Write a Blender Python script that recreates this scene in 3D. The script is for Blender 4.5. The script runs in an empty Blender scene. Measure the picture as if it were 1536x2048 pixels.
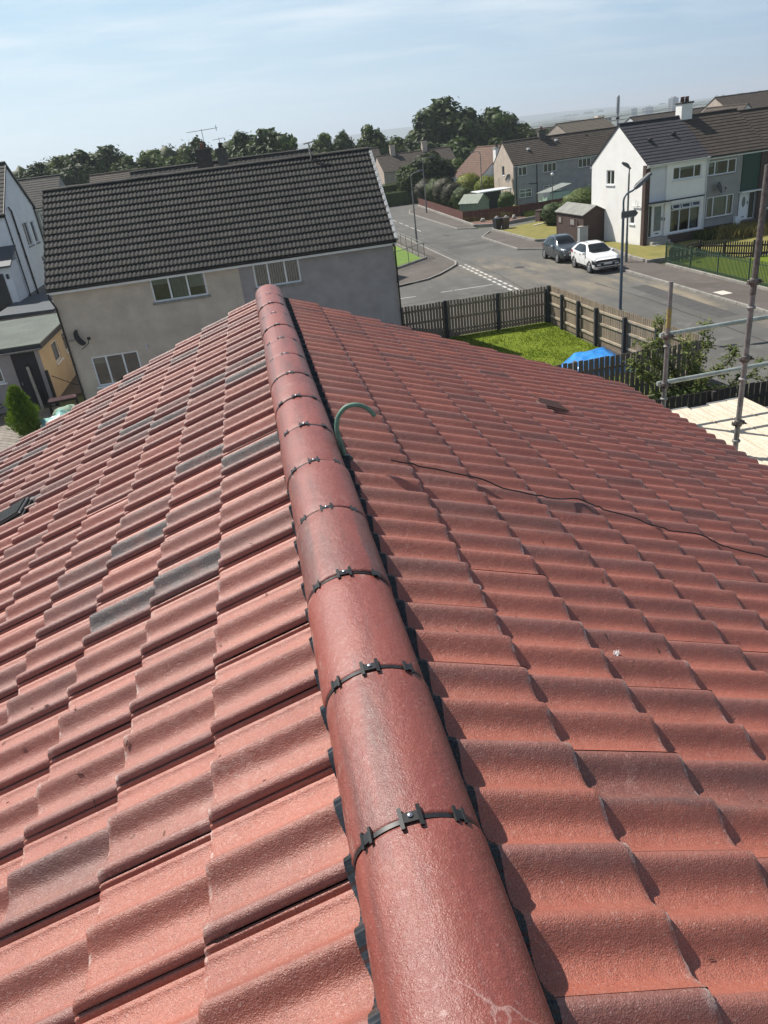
import bpy, math, random
from mathutils import Vector, Matrix, noise
R = math.radians
random.seed(7)
sc = bpy.context.scene
COL = sc.collection

# ------------------------------------------------------------------ camera, sky, sun
H = 8.3
def setup_camera():
    f_px, pitch, roll, yaw = 1460.0, R(26.99), R(-7.37), R(7.14)
    fw = Vector((math.sin(yaw)*math.cos(pitch), math.cos(yaw)*math.cos(pitch), -math.sin(pitch)))
    rt = Vector((math.cos(yaw), -math.sin(yaw), 0)); up = rt.cross(fw)
    r2 = rt*math.cos(roll)+up*math.sin(roll); u2 = -rt*math.sin(roll)+up*math.cos(roll)
    cd = bpy.data.cameras.new('camera'); cam = bpy.data.objects.new('camera', cd); COL.objects.link(cam)
    cd.sensor_fit = 'HORIZONTAL'; cd.sensor_width = 36; cd.lens = 36*f_px/1536
    cd.clip_start = .05; cd.clip_end = 20000
    m = Matrix((r2, u2, -fw)).transposed().to_4x4(); m.translation = (0, 0, H)
    cam.matrix_world = m; sc.camera = cam
setup_camera()
SUN = Vector((-.56, .60, 1.0)).normalized()
SUN_EL = math.asin(SUN.z)
CLX, CLY = 4.2, 2.5
def setup_world():
    w = bpy.data.worlds.new('World'); sc.world = w; w.use_nodes = True
    nt = w.node_tree; nt.nodes.clear(); N = nt.nodes.new; L = nt.links.new
    out = N('ShaderNodeOutputWorld'); bg = N('ShaderNodeBackground'); bg.inputs[1].default_value = .07
    sky = N('ShaderNodeTexSky'); sky.sky_type = 'NISHITA'; sky.sun_disc = False
    sky.sun_elevation = SUN_EL; sky.sun_rotation = math.atan2(SUN.x, SUN.y)
    sky.air_density = 1.0; sky.dust_density = 1.6; sky.ozone_density = 1.2; sky.altitude = 100
    # thin clouds on the sky dome, driven by direction
    tc = N('ShaderNodeTexCoord'); sep = N('ShaderNodeSeparateXYZ'); L(tc.outputs['Generated'], sep.inputs[0])
    mx = N('ShaderNodeMath'); mx.operation = 'MAXIMUM'; L(sep.outputs['Z'], mx.inputs[0]); mx.inputs[1].default_value = .02
    ad = N('ShaderNodeMath'); ad.operation = 'ADD'; L(mx.outputs[0], ad.inputs[0]); ad.inputs[1].default_value = .12
    dx = N('ShaderNodeMath'); dx.operation = 'DIVIDE'; L(sep.outputs['X'], dx.inputs[0]); L(ad.outputs[0], dx.inputs[1])
    dy = N('ShaderNodeMath'); dy.operation = 'DIVIDE'; L(sep.outputs['Y'], dy.inputs[0]); L(ad.outputs[0], dy.inputs[1])
    cb = N('ShaderNodeCombineXYZ'); L(dx.outputs[0], cb.inputs[0]); L(dy.outputs[0], cb.inputs[1])
    mp = N('ShaderNodeMapping'); mp.inputs['Scale'].default_value = (.9, 1.9, 1); mp.inputs['Location'].default_value = (CLX, CLY, 0); mp.inputs['Rotation'].default_value = (0, 0, R(-14)); L(cb.outputs[0], mp.inputs[0])
    no = N('ShaderNodeTexNoise'); no.inputs['Scale'].default_value = 1.0; no.inputs['Detail'].default_value = 9; no.inputs['Roughness'].default_value = .56; no.inputs['Distortion'].default_value = .35
    L(mp.outputs[0], no.inputs['Vector'])
    rp = N('ShaderNodeValToRGB'); rp.color_ramp.elements[0].position = .45; rp.color_ramp.elements[1].position = .72; L(no.outputs['Fac'], rp.inputs[0])
    mm = N('ShaderNodeMath'); mm.operation = 'MULTIPLY'; L(rp.outputs[0], mm.inputs[0]); mm.inputs[1].default_value = .55
    # summer haze: the sky whitens towards the horizon and towards the sun, and deepens overhead
    def mr(v, p, q, x, y):
        n = N('ShaderNodeMapRange'); n.inputs[1].default_value = p; n.inputs[2].default_value = q; n.inputs[3].default_value = x; n.inputs[4].default_value = y; L(v, n.inputs[0]); return n.outputs[0]
    def cmix(f, p, q, bt='MIX'):
        n = N('ShaderNodeMix'); n.data_type = 'RGBA'; n.blend_type = bt
        if isinstance(f, float): n.inputs[0].default_value = f
        else: L(f, n.inputs[0])
        for i, v in ((6, p), (7, q)):
            if isinstance(v, tuple): n.inputs[i].default_value = (*v, 1)
            else: L(v, n.inputs[i])
        return n.outputs[2]
    dt = N('ShaderNodeVectorMath'); dt.operation = 'DOT_PRODUCT'; L(tc.outputs['Generated'], dt.inputs[0]); hl = math.hypot(SUN.x, SUN.y); dt.inputs[1].default_value = (SUN.x/hl, SUN.y/hl, 0)
    glow = mr(dt.outputs['Value'], .15, .98, 0, 1)
    hazec = cmix(glow, (4.2, 6.0, 8.0), (9.4, 10.9, 11.5)); high = cmix(glow, (3.8, 5.8, 8.1), (5.8, 8.6, 10.7))
    hazec = cmix(mr(sep.outputs['Z'], .01, .20, 0, 1), hazec, high)
    skyc = cmix(mr(sep.outputs['Z'], .22, .55, 0, 1), sky.outputs[0], cmix(1.0, sky.outputs[0], (.40, .44, .54), 'MULTIPLY'))
    c = cmix(mr(sep.outputs['Z'], .24, .60, .90, .05), skyc, hazec)
    fade = N('ShaderNodeMath'); fade.operation = 'MULTIPLY'; L(mm.outputs[0], fade.inputs[0]); L(mr(sep.outputs['Z'], .02, .13, 0, 1), fade.inputs[1])
    c = cmix(fade.outputs[0], c, (10.6, 11.0, 11.4))
    bg.inputs[0].default_value = (1, 1, 1, 1); L(c, bg.inputs[0])
    L(bg.outputs[0], out.inputs[0])
setup_world()
ld = bpy.data.lights.new('sun', 'SUN'); ld.energy = 5.0; ld.angle = R(.53); ld.color = (1, .95, .87)
lo = bpy.data.objects.new('sun', ld); COL.objects.link(lo); lo.rotation_euler = SUN.to_track_quat('Z', 'Y').to_euler(); lo.location = (0, 0, 60)
vs = sc.view_settings; vs.view_transform = 'Standard'; vs.look = 'None'; vs.exposure = .42; vs.gamma = 1; vs.use_curve_mapping = False
try:
    sc.cycles.use_denoising = True
    sc.cycles.max_bounces = 6; sc.cycles.diffuse_bounces = 3; sc.cycles.glossy_bounces = 3; sc.cycles.transparent_max_bounces = 16; sc.cycles.volume_bounces = 0
    sc.cycles.sample_clamp_indirect = 4
except Exception: pass

# ------------------------------------------------------------------ materials
def newmat(name):
    m = bpy.data.materials.new(name); m.use_nodes = True; nt = m.node_tree
    return m, nt, nt.nodes['Principled BSDF'], nt.nodes.new, nt.links.new
MATS = {}
def M(name, col, rough=.8, var=.25, scale=4., bump=0., bscale=60., metal=0., spec=.5, col2=None, stretch=None, objvar=0., fine=.0, fscale=90.):
    """noisy matte material: base colour broken up by two octaves of noise, optional second colour and bump"""
    if name in MATS: return MATS[name]
    m, nt, b, N, L = newmat(name)
    tc = N('ShaderNodeTexCoord'); vec = tc.outputs['Object']
    if stretch:
        mp = N('ShaderNodeMapping'); mp.inputs['Scale'].default_value = stretch; L(vec, mp.inputs[0]); vec = mp.outputs[0]
    n = N('ShaderNodeTexNoise'); n.inputs['Scale'].default_value = scale; n.inputs['Detail'].default_value = 7; n.inputs['Roughness'].default_value = .62; L(vec, n.inputs['Vector'])
    c2 = col2 or tuple(c*(1-var) for c in col); c1 = col if col2 else tuple(min(1, c*(1+var)) for c in col)
    rp = N('ShaderNodeValToRGB'); e = rp.color_ramp.elements; e[0].position = .32; e[1].position = .68; e[0].color = (*c2, 1); e[1].color = (*c1, 1)
    L(n.outputs['Fac'], rp.inputs[0]); cout = rp.outputs[0]
    if fine:
        n2 = N('ShaderNodeTexNoise'); n2.inputs['Scale'].default_value = fscale; n2.inputs['Detail'].default_value = 3; L(tc.outputs['Object'], n2.inputs['Vector'])
        mr = N('ShaderNodeMapRange'); mr.inputs[1].default_value = .3; mr.inputs[2].default_value = .7; mr.inputs[3].default_value = 1-fine; mr.inputs[4].default_value = 1+fine; L(n2.outputs['Fac'], mr.inputs[0])
        mu = N('ShaderNodeMix'); mu.data_type = 'RGBA'; mu.blend_type = 'MULTIPLY'; mu.inputs[0].default_value = 1; L(cout, mu.inputs[6]); L(mr.outputs[0], mu.inputs[7]); cout = mu.outputs[2]
    if objvar:
        oi = N('ShaderNodeObjectInfo'); mr = N('ShaderNodeMapRange'); mr.inputs[3].default_value = 1-objvar; mr.inputs[4].default_value = 1+objvar; L(oi.outputs['Random'], mr.inputs[0])
        mu = N('ShaderNodeMix'); mu.data_type = 'RGBA'; mu.blend_type = 'MULTIPLY'; mu.inputs[0].default_value = 1; L(cout, mu.inputs[6]); L(mr.outputs[0], mu.inputs[7]); cout = mu.outputs[2]
    L(cout, b.inputs['Base Color'])
    b.inputs['Roughness'].default_value = rough; b.inputs['Metallic'].default_value = metal; b.inputs['Specular IOR Level'].default_value = spec
    if bump:
        bn = N('ShaderNodeTexNoise'); bn.inputs['Scale'].default_value = bscale; bn.inputs['Detail'].default_value = 4; L(vec, bn.inputs['Vector'])
        bp = N('ShaderNodeBump'); bp.inputs['Strength'].default_value = min(1, bump); bp.inputs['Distance'].default_value = .02; L(bn.outputs['Fac'], bp.inputs['Height']); L(bp.outputs[0], b.inputs['Normal'])
    MATS[name] = m; return m

def mat_tile(name, reds, grey, stain, ridge=False):
    """concrete roof tile: colour by tile (attribute), smoky band along the roll, speckle, scuffs, sandy bump"""
    m, nt, b, N, L = newmat(name)
    at = N('ShaderNodeAttribute'); at.attribute_name = 'tile'; sp = N('ShaderNodeSeparateColor'); L(at.outputs['Color'], sp.inputs[0])
    uv = N('ShaderNodeAttribute'); uv.attribute_name = 'pos'; su = N('ShaderNodeSeparateColor'); L(uv.outputs['Color'], su.inputs[0])
    tc = N('ShaderNodeTexCoord'); P = tc.outputs['Object']
    def noise_(s, d=5, r=.6, vec=P, mapping=None):
        if mapping:
            mp = N('ShaderNodeMapping'); mp.inputs['Scale'].default_value = mapping; L(vec, mp.inputs[0]); vec = mp.outputs[0]
        n = N('ShaderNodeTexNoise'); n.inputs['Scale'].default_value = s; n.inputs['Detail'].default_value = d; n.inputs['Roughness'].default_value = r; L(vec, n.inputs['Vector']); return n.outputs['Fac']
    def mapr(v, a, c, x, y, smooth=False):
        n = N('ShaderNodeMapRange'); n.interpolation_type = 'SMOOTHSTEP' if smooth else 'LINEAR'
        n.inputs[1].default_value = a; n.inputs[2].default_value = c; n.inputs[3].default_value = x; n.inputs[4].default_value = y; L(v, n.inputs[0]); return n.outputs[0]
    def math_(op, a, c=0.):
        n = N('ShaderNodeMath'); n.operation = op
        for i, v in enumerate((a, c)):
            if isinstance(v, (int, float)): n.inputs[i].default_value = v
            else: L(v, n.inputs[i])
        return n.outputs[0]
    def mixc(f, a, c, bt='MIX'):
        n = N('ShaderNodeMix'); n.data_type = 'RGBA'; n.blend_type = bt
        if isinstance(f, (int, float)): n.inputs[0].default_value = f
        else: L(f, n.inputs[0])
        for i, v in ((6, a), (7, c)):
            if isinstance(v, tuple): n.inputs[i].default_value = (*v, 1)
            else: L(v, n.inputs[i])
        return n.outputs[2]
    rnd, smoke, third = sp.outputs[0], sp.outputs[1], sp.outputs[2]
    base = mixc(rnd, reds[0], reds[1])
    base = mixc(mapr(noise_(5, 4), .35, .7, 0, .55), base, reds[2])
    # smoky grey band that follows the second roll of a tile and fades over it
    u = su.outputs[0]
    wob = mapr(noise_(6, 5, .65), .25, .75, -.05, .05); uw = math_('ADD', u, wob)
    band = math_('MULTIPLY', mapr(uw, .37, .46, 0, 1, True), mapr(uw, .52, 1.02, 1, .42))
    k = math_('MULTIPLY', math_('MULTIPLY', band, smoke), mapr(noise_(7, 5, .6), .25, .65, .55, 1.2))
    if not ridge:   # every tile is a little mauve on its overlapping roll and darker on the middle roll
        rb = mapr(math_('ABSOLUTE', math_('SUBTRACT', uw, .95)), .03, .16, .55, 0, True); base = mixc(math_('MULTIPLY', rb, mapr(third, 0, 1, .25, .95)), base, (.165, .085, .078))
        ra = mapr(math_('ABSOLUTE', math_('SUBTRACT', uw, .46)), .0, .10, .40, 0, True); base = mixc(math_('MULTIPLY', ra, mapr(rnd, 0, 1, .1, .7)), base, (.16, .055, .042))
    base = mixc(math_('MINIMUM', k, .93), base, grey)
    # general grime, fine speckle
    base = mixc(mapr(noise_(2.6, 6, .65), .5, .75, 0, .25), base, tuple(c*.45 for c in reds[1]))
    sp2 = noise_(210, 2, .5); base = mixc(mapr(sp2, .58, .72, 0, .55 if not ridge else .35), base, tuple(c*.25 for c in reds[1]))
    sp3 = noise_(150, 2, .5); base = mixc(mapr(sp3, .60, .74, 0, .38 if not ridge else .22), base, (.55, .38, .33))
    # scuffs and lime bloom: pale, mostly at the tail edge of a tile
    tail = mapr(su.outputs[1], .93, .99, 0, 1)
    bloom = math_('MULTIPLY', mapr(noise_(22, 6, .7), .52, .70, 0, 1), math_('ADD', math_('MULTIPLY', tail, 1.0), stain))
    base = mixc(math_('MINIMUM', math_('MULTIPLY', bloom, mapr(third, .2, .9, .3, 1)), .8), base, (.52, .40, .36))
    chip = math_('MULTIPLY', mapr(su.outputs[1], .970, .988, 0, 1), mapr(noise_(34, 5, .75), .50, .62, .0, .8)); base = mixc(chip, base, (.60, .46, .41)) if not ridge else base
    patch = math_('MULTIPLY', mapr(noise_(1.7, 6, .7), .60, .74, 0, 1), mapr(noise_(26, 5, .7), .45, .62, 0, .5))
    base = mixc(patch, base, (.48, .30, .26))
    if ridge:   # long streaks along and down the ridge tiles and thin pale scratches
        st = mapr(noise_(9, 6, .6, mapping=(1.6, .16, 1.6)), .53, .73, 0, .6); base = mixc(st, base, (.05, .03, .03))
        w = N('ShaderNodeTexVoronoi'); w.feature = 'DISTANCE_TO_EDGE'; w.inputs['Scale'].default_value = 3.2
        dn = N('ShaderNodeTexNoise'); dn.inputs['Scale'].default_value = 9; dn.inputs['Detail'].default_value = 4; L(P, dn.inputs['Vector'])
        va = N('ShaderNodeVectorMath'); va.operation = 'MULTIPLY_ADD'; L(dn.outputs['Color'], va.inputs[0]); va.inputs[1].default_value = (.14, .14, .14); L(P, va.inputs[2]); L(va.outputs[0], w.inputs['Vector'])
        cr = math_('MULTIPLY', mapr(w.outputs['Distance'], .002, .010, 1, 0), mapr(noise_(1.9, 3), .54, .66, 0, .5)); base = mixc(cr, base, (.5, .36, .33))
        # lime scuffs where the shoulders meet the clips
        base = mixc(math_('MULTIPLY', mapr(noise_(30, 5, .7, mapping=(1, .35, 1)), .56, .70, 0, .8), mapr(su.outputs[0], .60, .85, 0, 1)), base, (.42, .33, .29))
    L(base, b.inputs['Base Color'])
    rn = mapr(noise_(60, 3), .3, .7, .42 if not ridge else .38, .60 if not ridge else .54); L(rn, b.inputs['Roughness'])
    b.inputs['Specular IOR Level'].default_value = 1.0 if not ridge else .7
    b1 = N('ShaderNodeBump'); b1.inputs['Strength'].default_value = .9 if not ridge else .55; b1.inputs['Distance'].default_value = .0030; L(noise_(300, 2, .7), b1.inputs['Height'])
    b2 = N('ShaderNodeBump'); b2.inputs['Strength'].default_value = .5; b2.inputs['Distance'].default_value = .006; L(noise_(38, 4, .6), b2.inputs['Height']); L(b1.outputs[0], b2.inputs['Normal'])
    L(b2.outputs[0], b.inputs['Normal'])
    return m

def mat_glass(name='window_glass', tint=(.75, .8, .82)):
    if name in MATS: return MATS[name]
    m, nt, b, N, L = newmat(name); nt.nodes.remove(b)
    g = N('ShaderNodeBsdfGlossy'); g.inputs['Roughness'].default_value = .03; g.inputs['Color'].default_value = (.9, .93, .95, 1)
    t = N('ShaderNodeBsdfTransparent'); t.inputs['Color'].default_value = (*tint, 1)
    lw = N('ShaderNodeFresnel'); lw.inputs['IOR'].default_value = 2.1
    mx = N('ShaderNodeMixShader'); L(lw.outputs[0], mx.inputs[0]); L(t.outputs[0], mx.inputs[1]); L(g.outputs[0], mx.inputs[2])
    L(mx.outputs[0], nt.nodes['Material Output'].inputs[0]); MATS[name] = m; return m

def mat_brick(name, c1, c2, mortar, scale=1.0):
    if name in MATS: return MATS[name]
    m, nt, b, N, L = newmat(name); tc = N('ShaderNodeTexCoord'); sp = N('ShaderNodeSeparateXYZ'); L(tc.outputs['Object'], sp.inputs[0])
    a = N('ShaderNodeMath'); a.operation = 'ADD'; L(sp.outputs[0], a.inputs[0]); L(sp.outputs[1], a.inputs[1]); cb = N('ShaderNodeCombineXYZ'); L(a.outputs[0], cb.inputs[0]); L(sp.outputs[2], cb.inputs[1])
    br = N('ShaderNodeTexBrick'); br.inputs['Color1'].default_value = (*c1, 1); br.inputs['Color2'].default_value = (*c2, 1); br.inputs['Mortar'].default_value = (*mortar, 1)
    br.inputs['Scale'].default_value = scale; br.inputs['Mortar Size'].default_value = .008; br.inputs['Brick Width'].default_value = .225; br.inputs['Row Height'].default_value = .075
    L(cb.outputs[0], br.inputs['Vector']); L(br.outputs[0], b.inputs['Base Color']); b.inputs['Roughness'].default_value = .9; MATS[name] = m; return m

def mat_leaf(name, c1, c2, trans=.3):
    if name in MATS: return MATS[name]
    m, nt, b, N, L = newmat(name)
    g = N('ShaderNodeNewGeometry'); oi = N('ShaderNodeObjectInfo')
    tc = N('ShaderNodeTexCoord'); n = N('ShaderNodeTexNoise'); n.inputs['Scale'].default_value = 1.1; n.inputs['Detail'].default_value = 3; L(tc.outputs['Object'], n.inputs['Vector'])
    ad = N('ShaderNodeMath'); ad.operation = 'MULTIPLY_ADD'; L(g.outputs['Random Per Island'], ad.inputs[0]); ad.inputs[1].default_value = .55
    mr = N('ShaderNodeMapRange'); mr.inputs[1].default_value = .3; mr.inputs[2].default_value = .7; mr.inputs[4].default_value = .45; L(n.outputs['Fac'], mr.inputs[0]); L(mr.outputs[0], ad.inputs[2])
    mx = N('ShaderNodeMix'); mx.data_type = 'RGBA'; L(ad.outputs[0], mx.inputs[0]); mx.inputs[6].default_value = (*c1, 1); mx.inputs[7].default_value = (*c2, 1)
    hs = N('ShaderNodeHueSaturation'); r2 = N('ShaderNodeMapRange'); r2.inputs[3].default_value = .72; r2.inputs[4].default_value = 1.3; L(oi.outputs['Random'], r2.inputs[0]); L(r2.outputs[0], hs.inputs['Value']); L(mx.outputs[2], hs.inputs['Color'])
    L(hs.outputs[0], b.inputs['Base Color']); b.inputs['Roughness'].default_value = .6; b.inputs['Specular IOR Level'].default_value = .3
    tr = N('ShaderNodeBsdfTranslucent'); L(hs.outputs[0], tr.inputs['Color']); ms = N('ShaderNodeMixShader'); ms.inputs[0].default_value = trans
    L(b.outputs[0], ms.inputs[1]); L(tr.outputs[0], ms.inputs[2]); L(ms.outputs[0], nt.nodes['Material Output'].inputs[0]); MATS[name] = m; return m

# ------------------------------------------------------------------ mesh helpers
class MB:
    def __init__(s): s.v = []; s.f = []; s.sm = []; s.attr = {}
    def add(s, vs, fs, smooth=False, M4=None):
        o = len(s.v)
        if M4 is not None: vs = [tuple(M4 @ Vector(p)) for p in vs]
        s.v += [tuple(p) for p in vs]; s.f += [tuple(i+o for i in f) for f in fs]; s.sm += [smooth]*len(fs); return s
    def box(s, a, b, M4=None, bev=0.):
        x0, y0, z0 = a; x1, y1, z1 = b
        x0, x1 = min(x0, x1), max(x0, x1); y0, y1 = min(y0, y1), max(y0, y1); z0, z1 = min(z0, z1), max(z0, z1)
        if not bev:
            return s.add([(x0,y0,z0),(x1,y0,z0),(x1,y1,z0),(x0,y1,z0),(x0,y0,z1),(x1,y0,z1),(x1,y1,z1),(x0,y1,z1)],
                [(0,3,2,1),(4,5,6,7),(0,1,5,4),(1,2,6,5),(2,3,7,6),(3,0,4,7)], False, M4)
        e = bev; vs = []
        for z, i in ((z0, e), (z0+e, 0), (z1-e, 0), (z1, e)):
            for (x, y) in ((x0+e+i*0, y0), (x1-e, y0), (x1, y0+e), (x1, y1-e), (x1-e, y1), (x0+e, y1), (x0, y1-e), (x0, y0+e)):
                cx, cy = (x0+x1)/2, (y0+y1)/2
                vs.append((x+(e if x < cx else -e)*(i > 0), y+(e if y < cy else -e)*(i > 0), z))
        fs = [tuple(range(7, -1, -1)), tuple(range(24, 32))]
        for r in range(3):
            for k in range(8): fs.append((r*8+k, r*8+(k+1) % 8, r*8+8+(k+1) % 8, r*8+8+k))
        return s.add(vs, fs, False, M4)
    def prism(s, poly, d0, d1, axis='y', M4=None):
        """extrude a 2-D polygon; axis names the extrusion direction"""
        def P(a, b, d): return {'y': (a, d, b), 'x': (d, a, b), 'z': (a, b, d)}[axis]
        n = len(poly); vs = [P(a, b, d0) for a, b in poly]+[P(a, b, d1) for a, b in poly]
        fs = [tuple(range(n)), tuple(range(2*n-1, n-1, -1))]+[(i, n+i, n+(i+1) % n, (i+1) % n) for i in range(n)]
        return s.add(vs, fs, False, M4)
    def tube(s, pts, r, n=8, smooth=True, cap=True, M4=None):
        pts = [Vector(p) for p in pts]; rs = r if isinstance(r, (list, tuple)) else [r]*len(pts)
        vs = []; up = None
        for i, p in enumerate(pts):
            d = (pts[min(i+1, len(pts)-1)]-pts[max(i-1, 0)]).normalized()
            if up is None: up = Vector((0, 0, 1)) if abs(d.z) < .9 else Vector((1, 0, 0))
            a = d.cross(up).normalized(); b = a.cross(d).normalized(); up = b
            for k in range(n):
                t = 2*math.pi*k/n; vs.append(p+(a*math.cos(t)+b*math.sin(t))*rs[i])
        fs = []
        for i in range(len(pts)-1):
            for k in range(n): fs.append((i*n+k, i*n+(k+1) % n, (i+1)*n+(k+1) % n, (i+1)*n+k))
        s.add(vs, fs, smooth, M4)
        if cap:
            q = len(pts)-1; s.add(vs[:n], [tuple(range(n-1, -1, -1))], False, M4); s.add(vs[q*n:], [tuple(range(n))], False, M4)
        return s
    def lathe(s, prof, n=16, M4=None, smooth=True):
        vs = []; fs = []
        for r, z in prof:
            for k in range(n): t = 2*math.pi*k/n; vs.append((r*math.cos(t), r*math.sin(t), z))
        for i in range(len(prof)-1):
            for k in range(n): fs.append((i*n+k, i*n+(k+1) % n, (i+1)*n+(k+1) % n, (i+1)*n+k))
        fs.append(tuple(range(n-1, -1, -1))); fs.append(tuple((len(prof)-1)*n+k for k in range(n)))
        return s.add(vs, fs, smooth, M4)
    def quad(s, a, b, c, d, M4=None): return s.add([a, b, c, d], [(0, 1, 2, 3)], False, M4)
    def grid(s, fn, nu, nv, smooth=True):
        vs = [fn(i/nu, j/nv) for j in range(nv+1) for i in range(nu+1)]
        fs = [(j*(nu+1)+i, j*(nu+1)+i+1, (j+1)*(nu+1)+i+1, (j+1)*(nu+1)+i) for j in range(nv) for i in range(nu)]
        return s.add(vs, fs, smooth)
    def mesh(s, name, mat):
        me = bpy.data.meshes.new(name); me.from_pydata(s.v, [], s.f)
        me.polygons.foreach_set('use_smooth', s.sm)
        for an, data in s.attr.items():
            a = me.color_attributes.new(an, 'FLOAT_COLOR', 'POINT'); flat = []
            for c in data: flat += [c[0], c[1], c[2], 1.]
            a.data.foreach_set('color', flat)
        me.materials.append(mat); me.update(); return me
    def obj(s, name, mat, parent=None, loc=None, rz=None):
        o = bpy.data.objects.new(name, s.mesh(name, mat)); COL.objects.link(o)
        if parent is not None: o.parent = parent
        if loc: o.location = loc
        if rz is not None: o.rotation_euler = (0, 0, rz)
        return o
def tag(o, label=None, cat=None, group=None, kind=None):
    if label: o['label'] = label
    if cat: o['category'] = cat
    if group: o['group'] = group
    if kind: o['kind'] = kind
    return o
def thing(name, label, cat, loc=(0, 0, 0), rz=0., group=None):
    o = bpy.data.objects.new(name, None); COL.objects.link(o); o.location = loc; o.rotation_euler = (0, 0, rz); o.empty_display_size = .3
    return tag(o, label, cat, group)
def copy_tree(o, loc, rz=None, scale=None, label=None, group=None):
    c = o.copy(); COL.objects.link(c); c.location = loc
    if rz is not None: c.rotation_euler = (0, 0, rz)
    if scale is not None: c.scale = scale if not isinstance(scale, (int, float)) else (scale,)*3
    if label: c['label'] = label
    if group: c['group'] = group
    for ch in list(o.children):
        d = ch.copy(); COL.objects.link(d); d.parent = c
        for g in list(ch.children):
            e = g.copy(); COL.objects.link(e); e.parent = d
    return c

# ------------------------------------------------------------------ the red tiled roof under the camera
def smooth(a, b, x):
    t = max(0, min(1, (x-a)/(b-a))); return t*t*(3-2*t)
TH = .027
ROOF = {1: dict(t=.418, c=H-1.175, d0=.44, g=.294, n=12, per=.1497, yc=.947), -1: dict(t=.398, c=H-1.144, d0=.438, g=.278, n=13, per=.1468, yc=.969)}
RX = .10
def wave(side, y):
    r = ROOF[side]; c = math.cos(2*math.pi*(y-r['yc'])/r['per']); a_, p_ = (.044, 1.55) if side > 0 else (.047, 2.5)
    return a_*(((1+c)/2)**p_)-a_
def surf(side, d, y):
    """top of the tiling at distance d from the ridge line"""
    r = ROOF[side]; k = 0 if d <= r['d0'] else int(math.ceil((d-r['d0'])/r['g']-1e-6)); dk = r['d0']+k*r['g']
    return r['c']-r['t']*d-TH*(dk-d)/r['g']+wave(side, y)
Y_NEAR, Y_FAR = -1.2, 7.36
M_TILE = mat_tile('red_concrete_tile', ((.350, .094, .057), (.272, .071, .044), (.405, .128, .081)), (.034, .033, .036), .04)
M_RIDGE = mat_tile('red_ridge_tile', ((.245, .058, .043), (.200, .046, .035), (.285, .076, .054)), (.060, .045, .044), .03, True)
M_BLACK = M('black_plastic', (.012, .012, .013), .42, .2, 30, spec=.5)
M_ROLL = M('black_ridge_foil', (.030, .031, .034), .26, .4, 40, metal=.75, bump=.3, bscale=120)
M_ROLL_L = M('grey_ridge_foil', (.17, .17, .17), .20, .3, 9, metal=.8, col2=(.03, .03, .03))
M_SCREW = M('zinc_screw', (.6, .6, .62), .3, .1, 40, metal=1)
M_ROUGH_OURS = M('grey_roughcast_plain', (.34, .32, .29), .95, .15, 3, bump=.6, bscale=50)

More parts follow.
